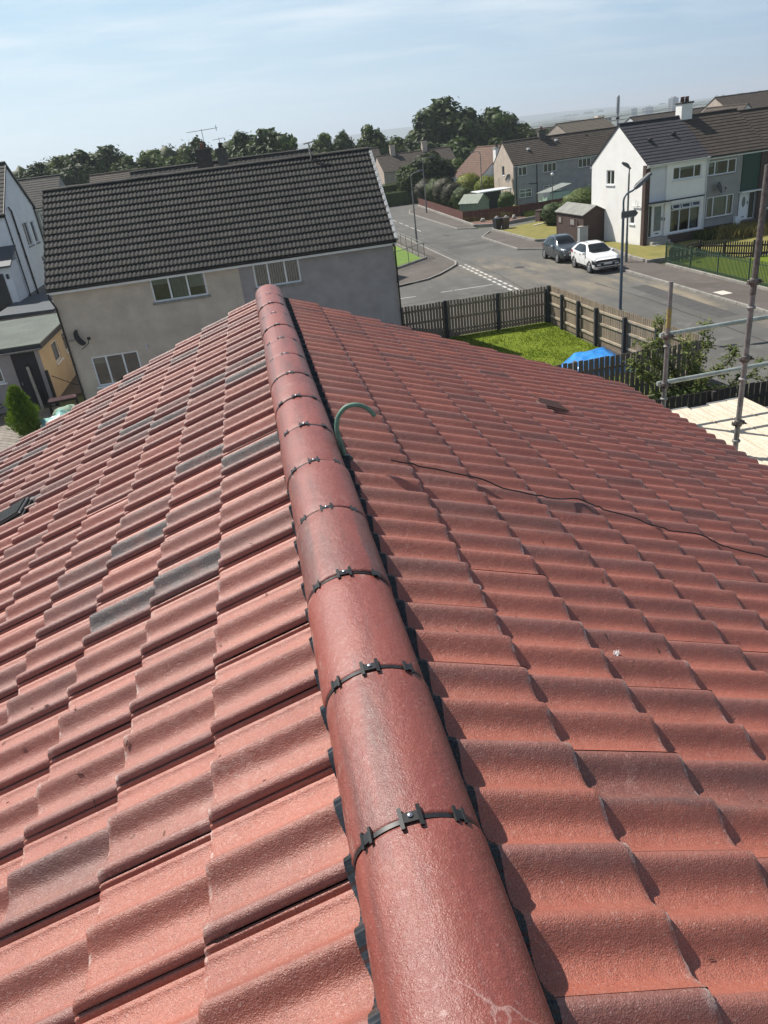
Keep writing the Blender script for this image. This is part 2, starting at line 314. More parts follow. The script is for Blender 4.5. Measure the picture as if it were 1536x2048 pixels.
house0 = thing('red_tiled_house', 'house seen from its own roof, red pantiles either side of a half round ridge', 'house', (0, 0, 0))
wb = MB()
wb.prism([(-3.45, 0), (3.6, 0), (3.6, 5.45), (RX, 6.93), (-3.45, 5.5)], Y_NEAR-.3, Y_FAR-.16)
wb.obj('wall', M_ROUGH_OURS, house0)
rng = random.Random(11)
def tile_slope(side):
    r = ROOF[side]; mb = MB(); A1 = []; A2 = []
    w = 2*r['per']; edge = .015
    NU = 34
    n0 = int((Y_NEAR-r['yc'])/w)-1; n1 = int((Y_FAR-r['yc'])/w)+1
    vsum = mb.v; fs = mb.f; sm = mb.sm
    for k in range(r['n']):
        dk = r['d0']+k*r['g']; dh = max(.07, dk-r['g']-.05)
        for j in range(n0, n1+1):
            # j: crest that carries the overlapping edge; the edge faces the camera on the left slope, away from it on the right
            if side < 0: ya = r['yc']+j*w-edge; yb = ya+w
            else: yb = r['yc']+j*w+edge; ya = yb-w
            if ya > Y_FAR-.02 or yb < Y_NEAR: continue
            yb_ = min(yb, Y_FAR); NUu = max(4, int(NU*(yb_-ya)/w))
            rn, sm_ = rng.random(), rng.random(); third = rng.random()
            smoke = sm_*.22 if sm_ < .60 else (.15+.40*(sm_-.60)/.29 if sm_ < .89 else .66+.30*(sm_-.89)/.11)
            smoke = min(1, smoke*(1.1 if side < 0 else .62))
            jd = rng.uniform(-.003, .003); jz = rng.uniform(-.0008, .001); tl = rng.uniform(-.0022, .0022); jy = rng.uniform(-.0015, .0015)
            ys = [ya+(yb_-ya)*i/NUu for i in range(NUu+1)]
            extra = []
            if side < 0: ys = [ya, ya+.0015]+ys[1:]+[]; ys += [yb_-.0185, yb_-.0175, yb_-.0095, yb_-.0085, yb_-.0055, yb_-.0045] if yb_ == yb else []
            ys = sorted(ys)
            rows = [(dh, 0.), (dh+(dk-dh)*.5, .5), (dk-.016+jd, .95), (dk-.005+jd, .985), (dk+jd, 1.)]
            drop = [0, 0, 0, -.0015, -.0055]
            base = len(vsum); ny = len(ys)
            for (d, v), dr in zip(rows, drop):
                for i, y in enumerate(ys):
                    h = wave(side, y)
                    if side < 0:
                        q = yb_-y if yb_ == yb else 1
                        if q < .018: h -= .019 if not (.005 < q < .009) else .008      # interlock channel with a rib
                        if y == ya: h -= .016
                    u = 1-(y-ya)/w if side < 0 else (y-ya)/w
                    z = r['c']-r['t']*d-TH*(dk-d)/r['g']+h+dr+jz+tl*(u-.5)
                    if v > .9: z += .0012*noise.noise(Vector((y*40, d*9, side)))
                    vsum.append((RX+side*(d+(.0018*noise.noise(Vector((y*55, k*3.1, j)))) if v > .97 else RX+side*d) if False else RX+side*(d+(.002*noise.noise(Vector((y*60, k*3.1, j*1.7))) if v > .94 else 0)), y+jy, z))
                    A1.append((rn, smoke, third)); A2.append((u, v, 0))
            for a in range(len(rows)-1):
                for i in range(ny-1):
                    q = (base+a*ny+i, base+a*ny+i+1, base+(a+1)*ny+i+1, base+(a+1)*ny+i)
                    fs.append(q if side < 0 else q[::-1]); sm.append(True)
            # tail face (own vertices for a crisp arris)
            b2 = len(vsum); last = base+(len(rows)-1)*ny
            for i in range(ny):
                p = vsum[last+i]; vsum.append(p); A1.append((rn, smoke*.5, third)); A2.append(((ys[i]-ya)/w, .99, 0))
            for i in range(ny):
                p = vsum[last+i]; vsum.append((p[0]-side*.004, p[1], p[2]-.021)); A1.append((rn, smoke*.5, third)); A2.append(((ys[i]-ya)/w, .9, 0))
            for i in range(ny-1):
                q = (b2+i, b2+i+1, b2+ny+i+1, b2+ny+i); fs.append(q if side < 0 else q[::-1]); sm.append(True)
            if yb_ < yb:       # cut edge at the far verge
                pass
    mb.attr = {'tile': A1, 'pos': A2}
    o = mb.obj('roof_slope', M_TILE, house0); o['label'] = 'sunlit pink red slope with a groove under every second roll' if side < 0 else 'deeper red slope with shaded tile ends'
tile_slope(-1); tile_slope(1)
# unseen felt under the tiles, added against light leaks; verge strip, fascia and gutters
ub = MB()
for s in (-1, 1):
    r = ROOF[s]; D = r['d0']+(r['n']-1)*r['g']-.05
    z = lambda d: r['c']-r['t']*d-.105
    ub.prism([(RX, z(0)), (RX+s*D, z(D)), (RX+s*D, z(D)-.03), (RX, z(0)-.03)], Y_NEAR, Y_FAR-.03)
ub.obj('light_stop_felt', M_BLACK, house0)
vb = MB()
for s in (-1, 1):
    r = ROOF[s]; D = r['d0']+(r['n']-1)*r['g']
    vb.prism([(RX, r['c']-.05), (RX+s*D, r['c']-r['t']*D-.05), (RX+s*D, r['c']-r['t']*D-.16), (RX, r['c']-.16)], Y_FAR-.03, Y_FAR+.004)
vb.obj('verge_board', M_BLACK, house0)
for s in (-1, 1):
    r = ROOF[s]; D = r['d0']+(r['n']-1)*r['g']; g = MB(); zz = r['c']-r['t']*D-.13
    prof = [(D+.02+.055*math.cos(a)-.0, zz-.055*math.sin(a)) for a in [math.pi*i/8 for i in range(9)]]
    pin = [(D+.02+.050*math.cos(a), zz-.050*math.sin(a)) for a in [math.pi*i/8 for i in range(8, -1, -1)]]
    g.prism([(RX+s*x, z_) for x, z_ in prof+pin], Y_NEAR, Y_FAR-.02); g.obj('gutter', M_BLACK, house0)
# dry-ridge foil, pleated, dressed down over the tiles
def ridge_roll(side):
    mb = MB(); NY = 3400
    def fn(u, v):
        y = Y_NEAR+(Y_FAR-.02-Y_NEAR)*u
        ed = .136+.008*math.cos(2*math.pi*(y-ROOF[side]['yc'])/ROOF[side]['per'])*(1 if side < 0 else .4)+.006*noise.noise(Vector((y*5, side*3, 0)))
        if side > 0: ed += .018
        d = .085+(ed-.085)*v
        pl = .0022*math.sin(y*2*math.pi/.0125+1.2*noise.noise(Vector((y*14, 0, 3))))*(.4+.6*v)
        z = surf(side, d, y)+.006+pl+(.016*(1-v)**2)
        if v > .95: z -= .003
        return (RX+side*d, y, z)
    mb.grid(fn, NY, 4)
    if side < 0: mb.f = [f[::-1] for f in mb.f]
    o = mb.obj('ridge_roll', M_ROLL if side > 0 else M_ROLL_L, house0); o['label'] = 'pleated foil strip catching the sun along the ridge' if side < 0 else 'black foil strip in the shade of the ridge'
ridge_roll(-1); ridge_roll(1)
# ridge tiles with their black union straps and clips
RCZ = H-1.122
JY = [.945+.451*k for k in range(-5, 14)]
def rxy(y): return RX-.004*(y-1)
def ridge_pt(a, y, e=0.):
    """a in -1..1 across the half round"""
    t = a*R(88); s = abs(a)
    x = (.131+e)*math.sin(t); z = (.104+e)*(math.cos(t)-1)-.012*smooth(.75, 1, s)
    return (rxy(y)+x, y, RCZ+z+e)
rng2 = random.Random(5)
def ridge_tile(y0, y1, last=False):
    mb = MB(); NA = 26; A1 = []; A2 = []; rn = rng2.random(); smk = rng2.random()*.6; th = rng2.random()
    jz = rng2.uniform(-.004, .004); jx = rng2.uniform(-.004, .004)
    ys = [y0+.0052, y0+.008, y0+.014]+[y0+.014+(y1-y0-.028)*i/6 for i in range(1, 6)]+[y1-.014, y1-.008, y1-.0052]
    dr = [-.006, -.0015, 0]+[0]*5+[0, -.0015, -.006]
    for y, q in zip(ys, dr):
        for i in range(NA+1):
            a = -1+2*i/NA; p = ridge_pt(a, y, q); wob = .0012*noise.noise(Vector((y*6, a*3, rn*9)))
            mb.v.append((p[0]+jx, p[1], p[2]+jz+wob)); A1.append((rn, smk, th)); A2.append((abs(a), (y-y0)/(y1-y0), 0))
    W = NA+1
    for j in range(len(ys)-1):
        for i in range(NA): mb.f.append((j*W+i, j*W+i+1, (j+1)*W+i+1, (j+1)*W+i)); mb.sm.append(True)
    # end faces and lower edges show the thickness
    for yy, fl in ((ys[0], 1), (ys[-1], 0)):
        b = len(mb.v)
        for e in (-.006, -.022):
            for i in range(NA+1):
                a = -1+2*i/NA; p = ridge_pt(a, yy, e); mb.v.append((p[0]+jx, p[1], p[2]+jz)); A1.append((rn, 0, th)); A2.append((abs(a), 0, 0))
        for i in range(NA):
            f = (b+i, b+i+1, b+W+i+1, b+W+i); mb.f.append(f[::-1] if fl else f); mb.sm.append(False)
    for sd in (0, NA):
        b = len(mb.v)
        for yy in (ys[0], ys[-1]):
            for e in (0, -.02):
                p = ridge_pt(-1 if sd == 0 else 1, yy, e); mb.v.append((p[0]+jx, p[1], p[2]+jz-.0)); A1.append((rn, 0, th)); A2.append((1, 0, 0))
        f = (b, b+1, b+3, b+2); mb.f.append(f if sd else f[::-1]); mb.sm.append(False)
    mb.attr = {'tile': A1, 'pos': A2}
    o = mb.obj('ridge_tile', M_RIDGE, house0)
    if last:    # closed end disc
        e = MB(); pts = [ridge_pt(-1+2*i/NA, y1-.004, -.004) for i in range(NA+1)]
        e.add(pts+[(rxy(y1), y1-.004, RCZ-.13)], [tuple(range(NA+1))+(NA+1,)]); eo = e.obj('end_cap', M_RIDGE, o)
    return o
def ridge_clip(y, parent):
    mb = MB(); NA = 30
    # union strap round the joint
    for (ya, yb, e0) in ((y-.0052, y+.0052, -.003),):
        def fn(u, v): return ridge_pt(-.98+1.96*u, ya+(yb-ya)*v, e0)
        mb.grid(fn, NA, 1)
    def plate(a, dy0, dy1, wa, e0=.001, e1=.008):
        """small block on the half round: angle a, length along the ridge, half width wa (in a)"""
        vs = []
        for e in (e0, e1):
            for yy in (y+dy0, y+dy1):
                for q in (a-wa, a+wa): vs.append(ridge_pt(q, yy, e))
        mb.add(vs, [(0, 1, 3, 2), (4, 6, 7, 5), (0, 4, 5, 1), (2, 3, 7, 6), (0, 2, 6, 4), (1, 5, 7, 3)])
    for a, sp_, L, wa in ((-.03, .088, .024, .019), (-.50, .052, .018, .015), (.46, .050, .018, .015)):
        for s in (-1, 1):
            plate(a+s*sp_, -L, L, wa, .0, .0055)
        plate(a, -.011, .011, sp_, .0, .0045)
    o = mb.obj('ridge_clip', M_BLACK, parent)
    s = MB(); p = ridge_pt(-.03, y+.002, .0048); s.lathe([(.0055, 0), (.0055, .0015), (.003, .003)], 10, Matrix.Translation(p)); s.obj('screw', M_SCREW, parent)
for i in range(len(JY)):
    y0 = JY[i]; y1 = JY[i+1] if i+1 < len(JY) else Y_FAR+.01
    if y1 < Y_NEAR+.6: continue
    rt = ridge_tile(y0, y1, i+1 == len(JY)); ridge_clip(y0, rt)
# vent tiles
M_VENT = M('vent_brown', (.10, .045, .036), .6, .2, 30)
def vent(side, d, y, mat, lift):
    mb = MB(); r = ROOF[side]; z = surf(side, d, y-.0)
    M4 = Matrix.Translation((RX+side*d, y, r['c']-r['t']*d-lift)) @ Matrix.Rotation(side*math.atan(r['t']), 4, 'Y')
    mb.box((-.15, -.15, -.01), (.15, .15, .014), M4, .004); mb.box((-.13, -.13, .014), (.135, .13, .032), M4, .006)
    for k in range(13): mb.box((-.11, -.115+k*.018, .032), (.11, -.107+k*.018, .040), M4)
    o = mb.obj('roof_vent', mat, house0)
vent(1, 1.98, 5.25, M_VENT, .050); vent(-1, 2.03, 4.83, M_BLACK, .040)

# green swan-neck tube standing out of the tiles, and the cable laid over them
M_GREEN_TUBE = M('faded_green_tube', (.115, .225, .165), .55, .35, 20, fine=.15)
t = thing('swan_neck_tube', 'faded green hooked tube standing out of the red tiles beside the ridge', 'tube', (.245, 3.06, surf(1, .145, 3.06)))
base = Vector((.245, 3.06, surf(1, .145, 3.06)))
prof = [(0, -.06), (-.012, .05), (-.022, .11), (-.022, .15), (-.008, .195), (.025, .228), (.06, .236), (.095, .228), (.128, .205), (.152, .170)]
import bisect
def spline(pts, n=6):
    P = [Vector(p) for p in pts]; out = []
    for i in range(len(P)-1):
        a = P[max(i-1, 0)]; b = P[i]; c = P[i+1]; d = P[min(i+2, len(P)-1)]
        for k in range(n):
            t_ = k/n; out.append(.5*((2*b)+(c-a)*t_+(2*a-5*b+4*c-d)*t_*t_+(3*b-a-3*c+d)*t_**3))
    out.append(P[-1]); return out
mb = MB(); pts = spline([(x, -.02*x, z+.012) for x, z in prof], 5); mb.tube(pts, .0105, 12, cap=False); mb.tube(pts[::-1], .0095, 12, cap=False); mb.obj('tube', M_GREEN_TUBE, t)
mb = MB(); mb.lathe([(.032, -.03), (.030, .004), (.018, .016), (.013, .02)], 14); mb.obj('collar', M_BLACK, t)
cab = [(.45, 3.085), (.52, 3.08), (.68, 3.08), (.86, 3.05), (.96, 3.01), (1.08, 2.985), (1.21, 3.0), (1.34, 3.045), (1.44, 3.0), (1.59, 2.95), (1.70, 2.885), (1.91, 2.865), (2.01, 2.82), (2.23, 2.78), (2.6, 2.62), (3.0, 2.58), (3.5, 2.4), (3.85, 2.38)]
cp = spline([(x, y, 0) for x, y in cab], 8); z0 = []
for p in cp:
    d = p.x-RX; r = ROOF[1]; z0.append(max(surf(1, d+q, p.y+w_) for q in (-.03, 0, .03) for w_ in (-.05, -.02, 0, .02, .05)) if d < 3.7 else r['c']-r['t']*d)
zz = [sum(z0[max(0, i-7):i+8])/len(z0[max(0, i-7):i+8]) for i in range(len(z0))]
mb = MB(); mb.tube([(p.x, p.y, max(a, b-.008)+.004) for p, a, b in zip(cp, zz, z0)], .0036, 8)
tag(mb.obj('black_cable', M_BLACK), 'thin black cable lying across the right slope from the ridge towards the eaves', 'cable')
# a small tuft of white down caught on a tile
M_DOWN = M('white_down', (.75, .76, .78), .8, .1)
mb = MB(); fz = surf(1, .82, 1.77); rg = random.Random(3)
for k in range(26):
    a = rg.uniform(0, 6.28); el = rg.uniform(.2, 1.4); L_ = rg.uniform(.004, .014); p = Vector((.92, 1.77, fz+.002))+Vector((rg.uniform(-.01, .01), rg.uniform(-.008, .008), 0)); q = p+Vector((math.cos(a)*math.cos(el), math.sin(a)*math.cos(el), math.sin(el)))*L_
    mb.tube([p, (p+q)/2+Vector((0, 0, .002)), q], [.0012, .0014, .0004], 4)
tag(mb.obj('feather_tuft', M_DOWN), 'small white feather tuft caught on a red tile right of the ridge', 'feather')

rg = random.Random(8); mb = MB()
for k in range(70):
    side = -1 if rg.random() < .75 else 1; d = rg.uniform(.25, 1.5); y = rg.uniform(.5, 2.6); a = rg.uniform(0, 3.14); L_ = rg.uniform(.004, .016); x = RX+side*d
    p = Vector((x, y, surf(side, d, y)+.003)); q = p+Vector((math.cos(a)*L_, math.sin(a)*L_, 0)); q.z = surf(side, abs(q.x-RX), q.y)+.003; mb.tube([p, q], rg.uniform(.0008, .0016), 4)
tag(mb.obj('debris', M('dry_debris', (.05, .035, .025), .9, .3, 9)), 'tiny dark twigs and crumbs scattered on the tiles', 'debris', None, 'stuff')

# ------------------------------------------------------------------ scaffold at the right-hand eaves
M_STEEL = M('galvanised_tube', (.20, .20, .195), .55, .35, 9, metal=.25, fine=.2, fscale=60, bump=.15, bscale=80)
M_STEEL_L = M('galvanised_rail', (.30, .34, .32), .5, .25, 9, metal=.25, fine=.15, fscale=60)
M_RUST = M('dark_coupler', (.130, .120, .112), .6, .4, 30, metal=.4, bump=.3, bscale=60)
M_YEL = M('chipped_yellow_paint', (.40, .31, .05), .6, .4, 40, col2=(.17, .16, .13))
sf = thing('scaffold', 'steel tube scaffold with two guard rails rising past the right-hand eaves', 'scaffold', (0, 0, 0))
def coupler(p, axis, parent):
    mb = MB(); M4 = Matrix.Translation(p)
    mb.lathe([(.034, -.03), (.036, -.026), (.036, .026), (.034, .03)], 14, M4)
    for s in (-1, 1): mb.box((s*.036-.012, -.018, -.02), (s*.036+.022*s, .018, .02), M4, .003)
    mb.tube([Vector(p)+Vector((.05, -.05, 0)), Vector(p)+Vector((.05, .03, 0))], .008, 6)
    if axis: mb.tube([Vector(p)+Vector((-.035, .048, 0)), Vector(p)+Vector((.035, .048, 0))], .035, 12)
    mb.obj('coupler', M_RUST, parent)
def collar(p, parent):
    mb = MB(); M4 = Matrix.Translation(p); mb.lathe([(.027, -.012), (.036, -.012), (.04, 0), (.036, .008), (.027, .012)], 14, M4); mb.obj('collar', M_STEEL, parent)
AX, AY = 4.02, 6.90; BX, BY = 4.19, 5.86
mb = MB(); mb.tube([(AX, AY, 0), (AX, AY, 6.46)], .0245, 14); pa = mb.obj('pole', M_STEEL, sf); pa['label'] = 'shorter pole with chipped yellow paint near its top'
mb = MB(); mb.tube([(AX, AY, 6.43), (AX+.002, AY, 6.70)], .0205, 14); mb.obj('spigot', M_STEEL, pa)
mb = MB()
for a0 in range(-5, 1):
    pass
mb.tube([(AX, AY, 6.24), (AX, AY, 6.44)], .0252, 14); mb.obj('paint_band', M_YEL, pa)
mb = MB(); mb.tube([(BX, BY, 0), (BX, BY, 6.75)], .0245, 14); pb = mb.obj('pole', M_STEEL, sf)
mb = MB(); mb.tube([(BX, BY, 6.72), (BX+.01, BY, 7.75)], .026, 14); mb.obj('pole', M_RUST, sf)
for z in (6.15, 5.63): coupler((AX, AY, z), True, pa)
for z in (5.48,): collar((AX, AY, z), pa)
for z in (6.05,): collar((AX, AY, z), pa)
for z in (6.83, 6.15, 5.53): coupler((BX, BY, z), False, pb)
for z in (6.61, 5.96, 5.35): collar((BX, BY, z), pb)
for z0_, z1_ in ((6.16, 6.17), (5.64, 5.66)):
    mb = MB(); mb.tube([(AX-.06, AY+.048, z0_), (AX+2.6, AY+.048, z1_)], .0245, 14); mb.obj('rail', M_STEEL_L, sf)
mb = MB()
for yy in (5.95, 7.02):
    mb.tube([(3.72, yy-.09, 5.13), (5.6, yy-.09, 5.13)], .0245, 12)
mb.obj('transom', M_STEEL, sf)
mb = MB(); mb.tube([(5.42, 6.6, 0), (5.42, 6.6, 5.3)], .0245, 12); mb.obj('pole', M_STEEL, sf)
M_BOARD = M('pale_scaffold_board', (.70, .62, .49), .85, .25, 3.5, stretch=(9, .7, 9), fine=.14, fscale=30, col2=(.50, .43, .33))
M_BAND = M('board_end_band', (.35, .34, .32), .5, .2, 20, metal=.8)
x = 4.045
words = ['nearest the roof edge', 'second from the roof edge', 'middle one of the platform', 'second from the outer edge', 'outermost of the platform']
for k in range(5):
    o = thing('scaffold_board', 'pale timber scaffold board, '+words[k], 'board', (x, 0, 0), 0, 'boards of the scaffold platform')
    mb = MB(); ye = 7.2+.04*rng.uniform(-1, 1); mb.box((0, 3.3, 5.16), (.223, ye, 5.198), None, .006); mb.obj('plank', M_BOARD, o)
    mb = MB(); mb.box((-.001, ye-.035, 5.158), (.224, ye+.001, 5.2)); mb.obj('end_band', M_BAND, o)
    x += .232

# ------------------------------------------------------------------ the ground, roads, pavements, lawns
def ground_z(x, y):
    z = 2.0*smooth(-10.8, -12.6, x)*smooth(39.5, 43, y)
    z += -58*smooth(170, 800, y) + (46 if x > -200 else 46)*smooth(900, 2600, y)
    if y > 100: z += 2.2*smooth(10, -25, x)*smooth(100, 135, y)
    return z
M_EARTH = M('rough_grass_ground', (.075, .095, .030), .95, .3, .35, col2=(.10, .10, .05), fine=.25, fscale=6)
def steps_(*seg):
    out = []
    for a, b, n in seg: out += [a+(b-a)*i/n for i in range(n)]
    out.append(seg[-1][1]); return out
gx = steps_((-6000, -300, 14), (-300, -40, 14), (-40, 60, 60), (60, 400, 14), (400, 6000, 18))
gy = steps_((-300, -20, 6), (-20, 140, 80), (140, 900, 24), (900, 4000, 16), (4000, 9000, 5))
mb = MB(); mb.v = [(x, y, ground_z(x, y)-.012) for y in gy for x in gx]; n = len(gx)
mb.f = [(j*n+i, j*n+i+1, (j+1)*n+i+1, (j+1)*n+i) for j in range(len(gy)-1) for i in range(n-1)]; mb.sm = [True]*len(mb.f)
tag(mb.obj('ground', M_EARTH), kind='structure')
def asphalt(name, c1, c2, dust):
    m, nt, b, N, L = newmat(name); tc = N('ShaderNodeTexCoord'); P = tc.outputs['Object']
    def nz(s, d, mp=None, rot=0):
        v = P
        if mp: q = N('ShaderNodeMapping'); q.inputs['Scale'].default_value = mp; q.inputs['Rotation'].default_value = (0, 0, rot); L(v, q.inputs[0]); v = q.outputs[0]
        n = N('ShaderNodeTexNoise'); n.inputs['Scale'].default_value = s; n.inputs['Detail'].default_value = d; n.inputs['Roughness'].default_value = .65; L(v, n.inputs['Vector']); return n.outputs['Fac']
    def mr(v, a, c, x, y):
        n = N('ShaderNodeMapRange'); n.inputs[1].default_value = a; n.inputs[2].default_value = c; n.inputs[3].default_value = x; n.inputs[4].default_value = y; L(v, n.inputs[0]); return n.outputs[0]
    def mix(f, a, c):
        n = N('ShaderNodeMix'); n.data_type = 'RGBA'; L(f, n.inputs[0])
        for i, v in ((6, a), (7, c)):
            if isinstance(v, tuple): n.inputs[i].default_value = (*v, 1)
            else: L(v, n.inputs[i])
        return n.outputs[2]
    def mul(a, c):
        n = N('ShaderNodeMath'); n.operation = 'MULTIPLY'; L(a, n.inputs[0]); (L(c, n.inputs[1]) if not isinstance(c, float) else setattr(n.inputs[1], 'default_value', c)); return n.outputs[0]
    col = mix(mr(nz(.35, 6), .35, .65, 0, 1), c1, c2)
    col = mix(mul(mr(nz(.55, 5, (1.0, .10, 1)), .5, .72, 0, 1), .5), col, tuple(c*.62 for c in c1))      # tyre tracks along the street
    col = mix(mul(mr(nz(.9, 6), .56, .66, 0, 1), .45), col, tuple(c*1.5 for c in c2))
    col = mix(mul(mr(nz(22, 3), .4, .65, 0, 1), .25), col, tuple(c*.5 for c in c1))
    if dust:   # dried sandy mud swept over the junction and along the kerb
        for (cx, cy, rx, ry, k) in ((17.2, 45.5, 3.6, 3.4, 1.), (15.6, 49.5, 1.9, 2.6, .7), (16.6, 39.0, 2.6, 5.5, .55), (19.6, 33.5, .75, 9.5, 1.15), (18.6, 37.5, 2.2, 2.2, .7), (12.6, 47.6, 2.2, 2.0, .5)):
            sub = N('ShaderNodeVectorMath'); sub.operation = 'SUBTRACT'; L(P, sub.inputs[0]); sub.inputs[1].default_value = (cx, cy, 0)
            dv = N('ShaderNodeVectorMath'); dv.operation = 'DIVIDE'; L(sub.outputs[0], dv.inputs[0]); dv.inputs[1].default_value = (rx, ry, 1)
            ln = N('ShaderNodeVectorMath'); ln.operation = 'LENGTH'; L(dv.outputs[0], ln.inputs[0])
            f = mul(mr(ln.outputs['Value'], .25, 1.25, 1, 0), mr(nz(.8, 8, (1, .28, 1), R(25)), .42, .60, 0, 1)); f = mul(f, float(k*.62))
            col = mix(f, col, (.30, .245, .165))
    L(col, b.inputs['Base Color']); b.inputs['Roughness'].default_value = .9
    bp = N('ShaderNodeBump'); bp.inputs['Strength'].default_value = .3; bp.inputs['Distance'].default_value = .01; L(nz(60, 3), bp.inputs['Height']); L(bp.outputs[0], b.inputs['Normal'])
    return m
M_ROAD = asphalt('road_asphalt', (.092, .089, .082), (.130, .125, .114), True)
M_PAVE = asphalt('pavement_asphalt', (.090, .076, .066), (.122, .103, .090), False)
M_KERB = M('concrete_kerb', (.26, .245, .22), .9, .25, 2.5, fine=.2, fscale=15)
M_PAINT = M('worn_road_paint', (.62, .61, .57), .8, .3, 6, col2=(.36, .35, .33), fine=.2, fscale=20)
M_CONC = M('pale_concrete', (.33, .31, .28), .9, .25, 2, fine=.2, fscale=12)
def arc(cx, cy, r, a0, a1, n=8): return [(cx+r*math.cos(R(a0+(a1-a0)*i/n)), cy+r*math.sin(R(a0+(a1-a0)*i/n))) for i in range(n+1)]
def sheet(name, poly, z, mat, kind='structure', label=None, cat=None):
    mb = MB(); mb.add([(x, y, z) for x, y in poly], [tuple(range(len(poly)))]); return tag(mb.obj(name, mat), label, cat, None, kind)
def slab(name, poly, z0, z1, mat, kind='structure'):
    mb = MB(); mb.prism(poly, z0, z1, 'z'); bm_fix(mb); return tag(mb.obj(name, mat), kind=kind)
def bm_fix(mb): pass
sheet('road', [(-60, 38.6), (11, 38.6)]+arc(11, 35.7, 2.9, 90, 0)+[(13.9, -60), (20.4, -60), (20.4, 49.6)]+[(20.1, 51.2), (18.7, 53), (18.7, 61.7), (20.3, 64.6), (27.5, 66.3), (27.2, 67.6), (20.2, 67.8)]+[(18.8, 69.5), (18.7, 90)]+[(19.6, 94), (21.5, 96.5), (30, 98), (30, 103), (-30, 103), (-30, 95), (11, 95)]+arc(11.1, 92.6, 2.6, 90, 0, 5)+[(13.7, 58), (13.75, 51.5)]+[(13.4, 50.2), (12.6, 49), (11.6, 47.6), (10.5, 46.5), (8.3, 45.6), (-60, 45.4)], 0, M_ROAD)
def kerb(pts, w=.13, h=.11):
    mb = MB()
    for (a, b) in zip(pts[:-1], pts[1:]):
        d = Vector((b[0]-a[0], b[1]-a[1], 0)); L_ = d.length; d.normalize(); nrm = Vector((-d.y, d.x, 0)); k = max(1, int(L_/.95))
        for i in range(k):
            p = Vector((a[0], a[1], 0))+d*(L_*i/k+.006); q = Vector((a[0], a[1], 0))+d*(L_*(i+1)/k-.006)
            M4 = Matrix((( d.x, nrm.x, 0, p.x), (d.y, nrm.y, 0, p.y), (0, 0, 1, 0), (0, 0, 0, 1))); mb.box((0, 0, -.05), ((q-p).length, w, h+.004*rng.uniform(-1, 1)), M4, .012)
    return tag(mb.obj('kerb', M_KERB), kind='structure')
# pavements stand a kerb high
KH = .10
JC = [(-60, 45.4), (8.3, 45.6), (10.5, 46.5), (11.6, 47.6), (12.6, 49), (13.4, 50.2), (13.75, 51.5), (13.7, 58), (13.7, 92.6)]
slab('pavement', JC+[(12.0, 92.6), (12.0, 66), (12.3, 54.5), (9.3, 51.5), (-60, 51.5)], -.05, KH, M_PAVE); kerb(JC)
slab('pavement', [(13.8, -60), (13.8, 35.7), (12.75, 37.8), (11, 38.5), (-60, 38.5), (-60, 32.2), (12.75, 32.2), (12.9, -60)], -.05, KH, M_PAVE)
slab('pavement', [(20.5, -60), (22.6, -60), (22.6, 40.2), (22.3, 43), (23.3, 50.2), (22.4, 53.6), (20.9, 54.6), (20.6, 64.3), (18.85, 61.7), (18.85, 53), (20.2, 51.4), (20.5, 49.6)], -.05, KH, M_PAVE); kerb([(20.4, -20), (20.4, 49.6), (20.1, 51.2), (18.7, 53), (18.7, 61.7), (20.3, 64.6)][::-1])
slab('pavement', [(18.9, 69.5), (20.2, 67.9), (20.5, 73.4), (21.4, 97), (19.7, 94), (18.8, 90)], -.05, KH, M_PAVE); kerb([(20.2, 67.8), (18.8, 69.5), (18.7, 90), (19.6, 94), (21.5, 96.5)][::-1])
mk = MB()
def mark(x0, y0, x1, y1, w=.11):
    d = Vector((x1-x0, y1-y0, 0)); n_ = Vector((-d.y, d.x, 0)).normalized()*w/2; a = Vector((x0, y0, .004)); b = Vector((x1, y1, .004)); mk.quad(a-n_, b-n_, b+n_, a+n_)
for row in (13.62, 13.98):
    y = 38.8
    while y < 49.9 - (row-13.6)*0: mark(row, y, row, min(y+.6, 50.2), .2 if False else .16); y += .92
for x0, x1 in ((13.3, 11.0), (10.6, 8.9) if False else (10.9, 10.2), (8.7, 7.6), (5.4, 4.0), (2, .6), (-2, -3.4)): mark(x0, 42.1, x1, 42.15, .1)
for y in (72, 74.6, 77.5, 80.3, 84, 88): mark(15.95, y, 15.95, y+1.9, .1)
mk.f = [f if True else f for f in mk.f]
tag(mk.obj('road_markings', M_PAINT), kind='structure')
# old tar seams, a trench patch, a drain and inspection covers in the street
M_TAR = M('tar_seam', (.030, .029, .028), .7, .3, 5)
for pts in ([(13.9, 55.6), (15.8, 55.3), (17.4, 55.9), (18.6, 56.4)], [(14.1, 37), (14.6, 45), (14.3, 56), (14.5, 70), (14.2, 88)], [(17.9, 20), (18.1, 33), (17.8, 39)], [(6, 40.2), (10, 40.6), (14, 40.2)]):
    sp_ = []; q0 = [Vector((x, y, 0)) for x, y in pts]; mb = MB()
    for a, b in zip(q0[:-1], q0[1:]): sp_ += [a.lerp(b, i/8)+Vector((.06*noise.noise(a*3+Vector((i, 0, 0))), .06*noise.noise(a*2+Vector((0, i, 0))), .003)) for i in range(8)]
    for a, b in zip(sp_[:-1], sp_[1:]): d = (b-a).normalized(); n_ = Vector((-d.y, d.x, 0))*.028; mb.quad(a-n_, b-n_, b+n_, a+n_)
    tag(mb.obj('tar_seam', M_TAR), kind='structure')
sheet('trench_patch', [(15.0, 58.2), (18.4, 58.5), (18.3, 60.0), (15.1, 59.8)], .003, M('patch_asphalt', (.070, .068, .064), .9, .2, 3, fine=.2, fscale=15)); sheet('trench_patch', [(18.6, 28), (19.5, 28), (19.6, 36), (18.7, 36)], .003, M('patch_asphalt', (.070, .068, .064)))
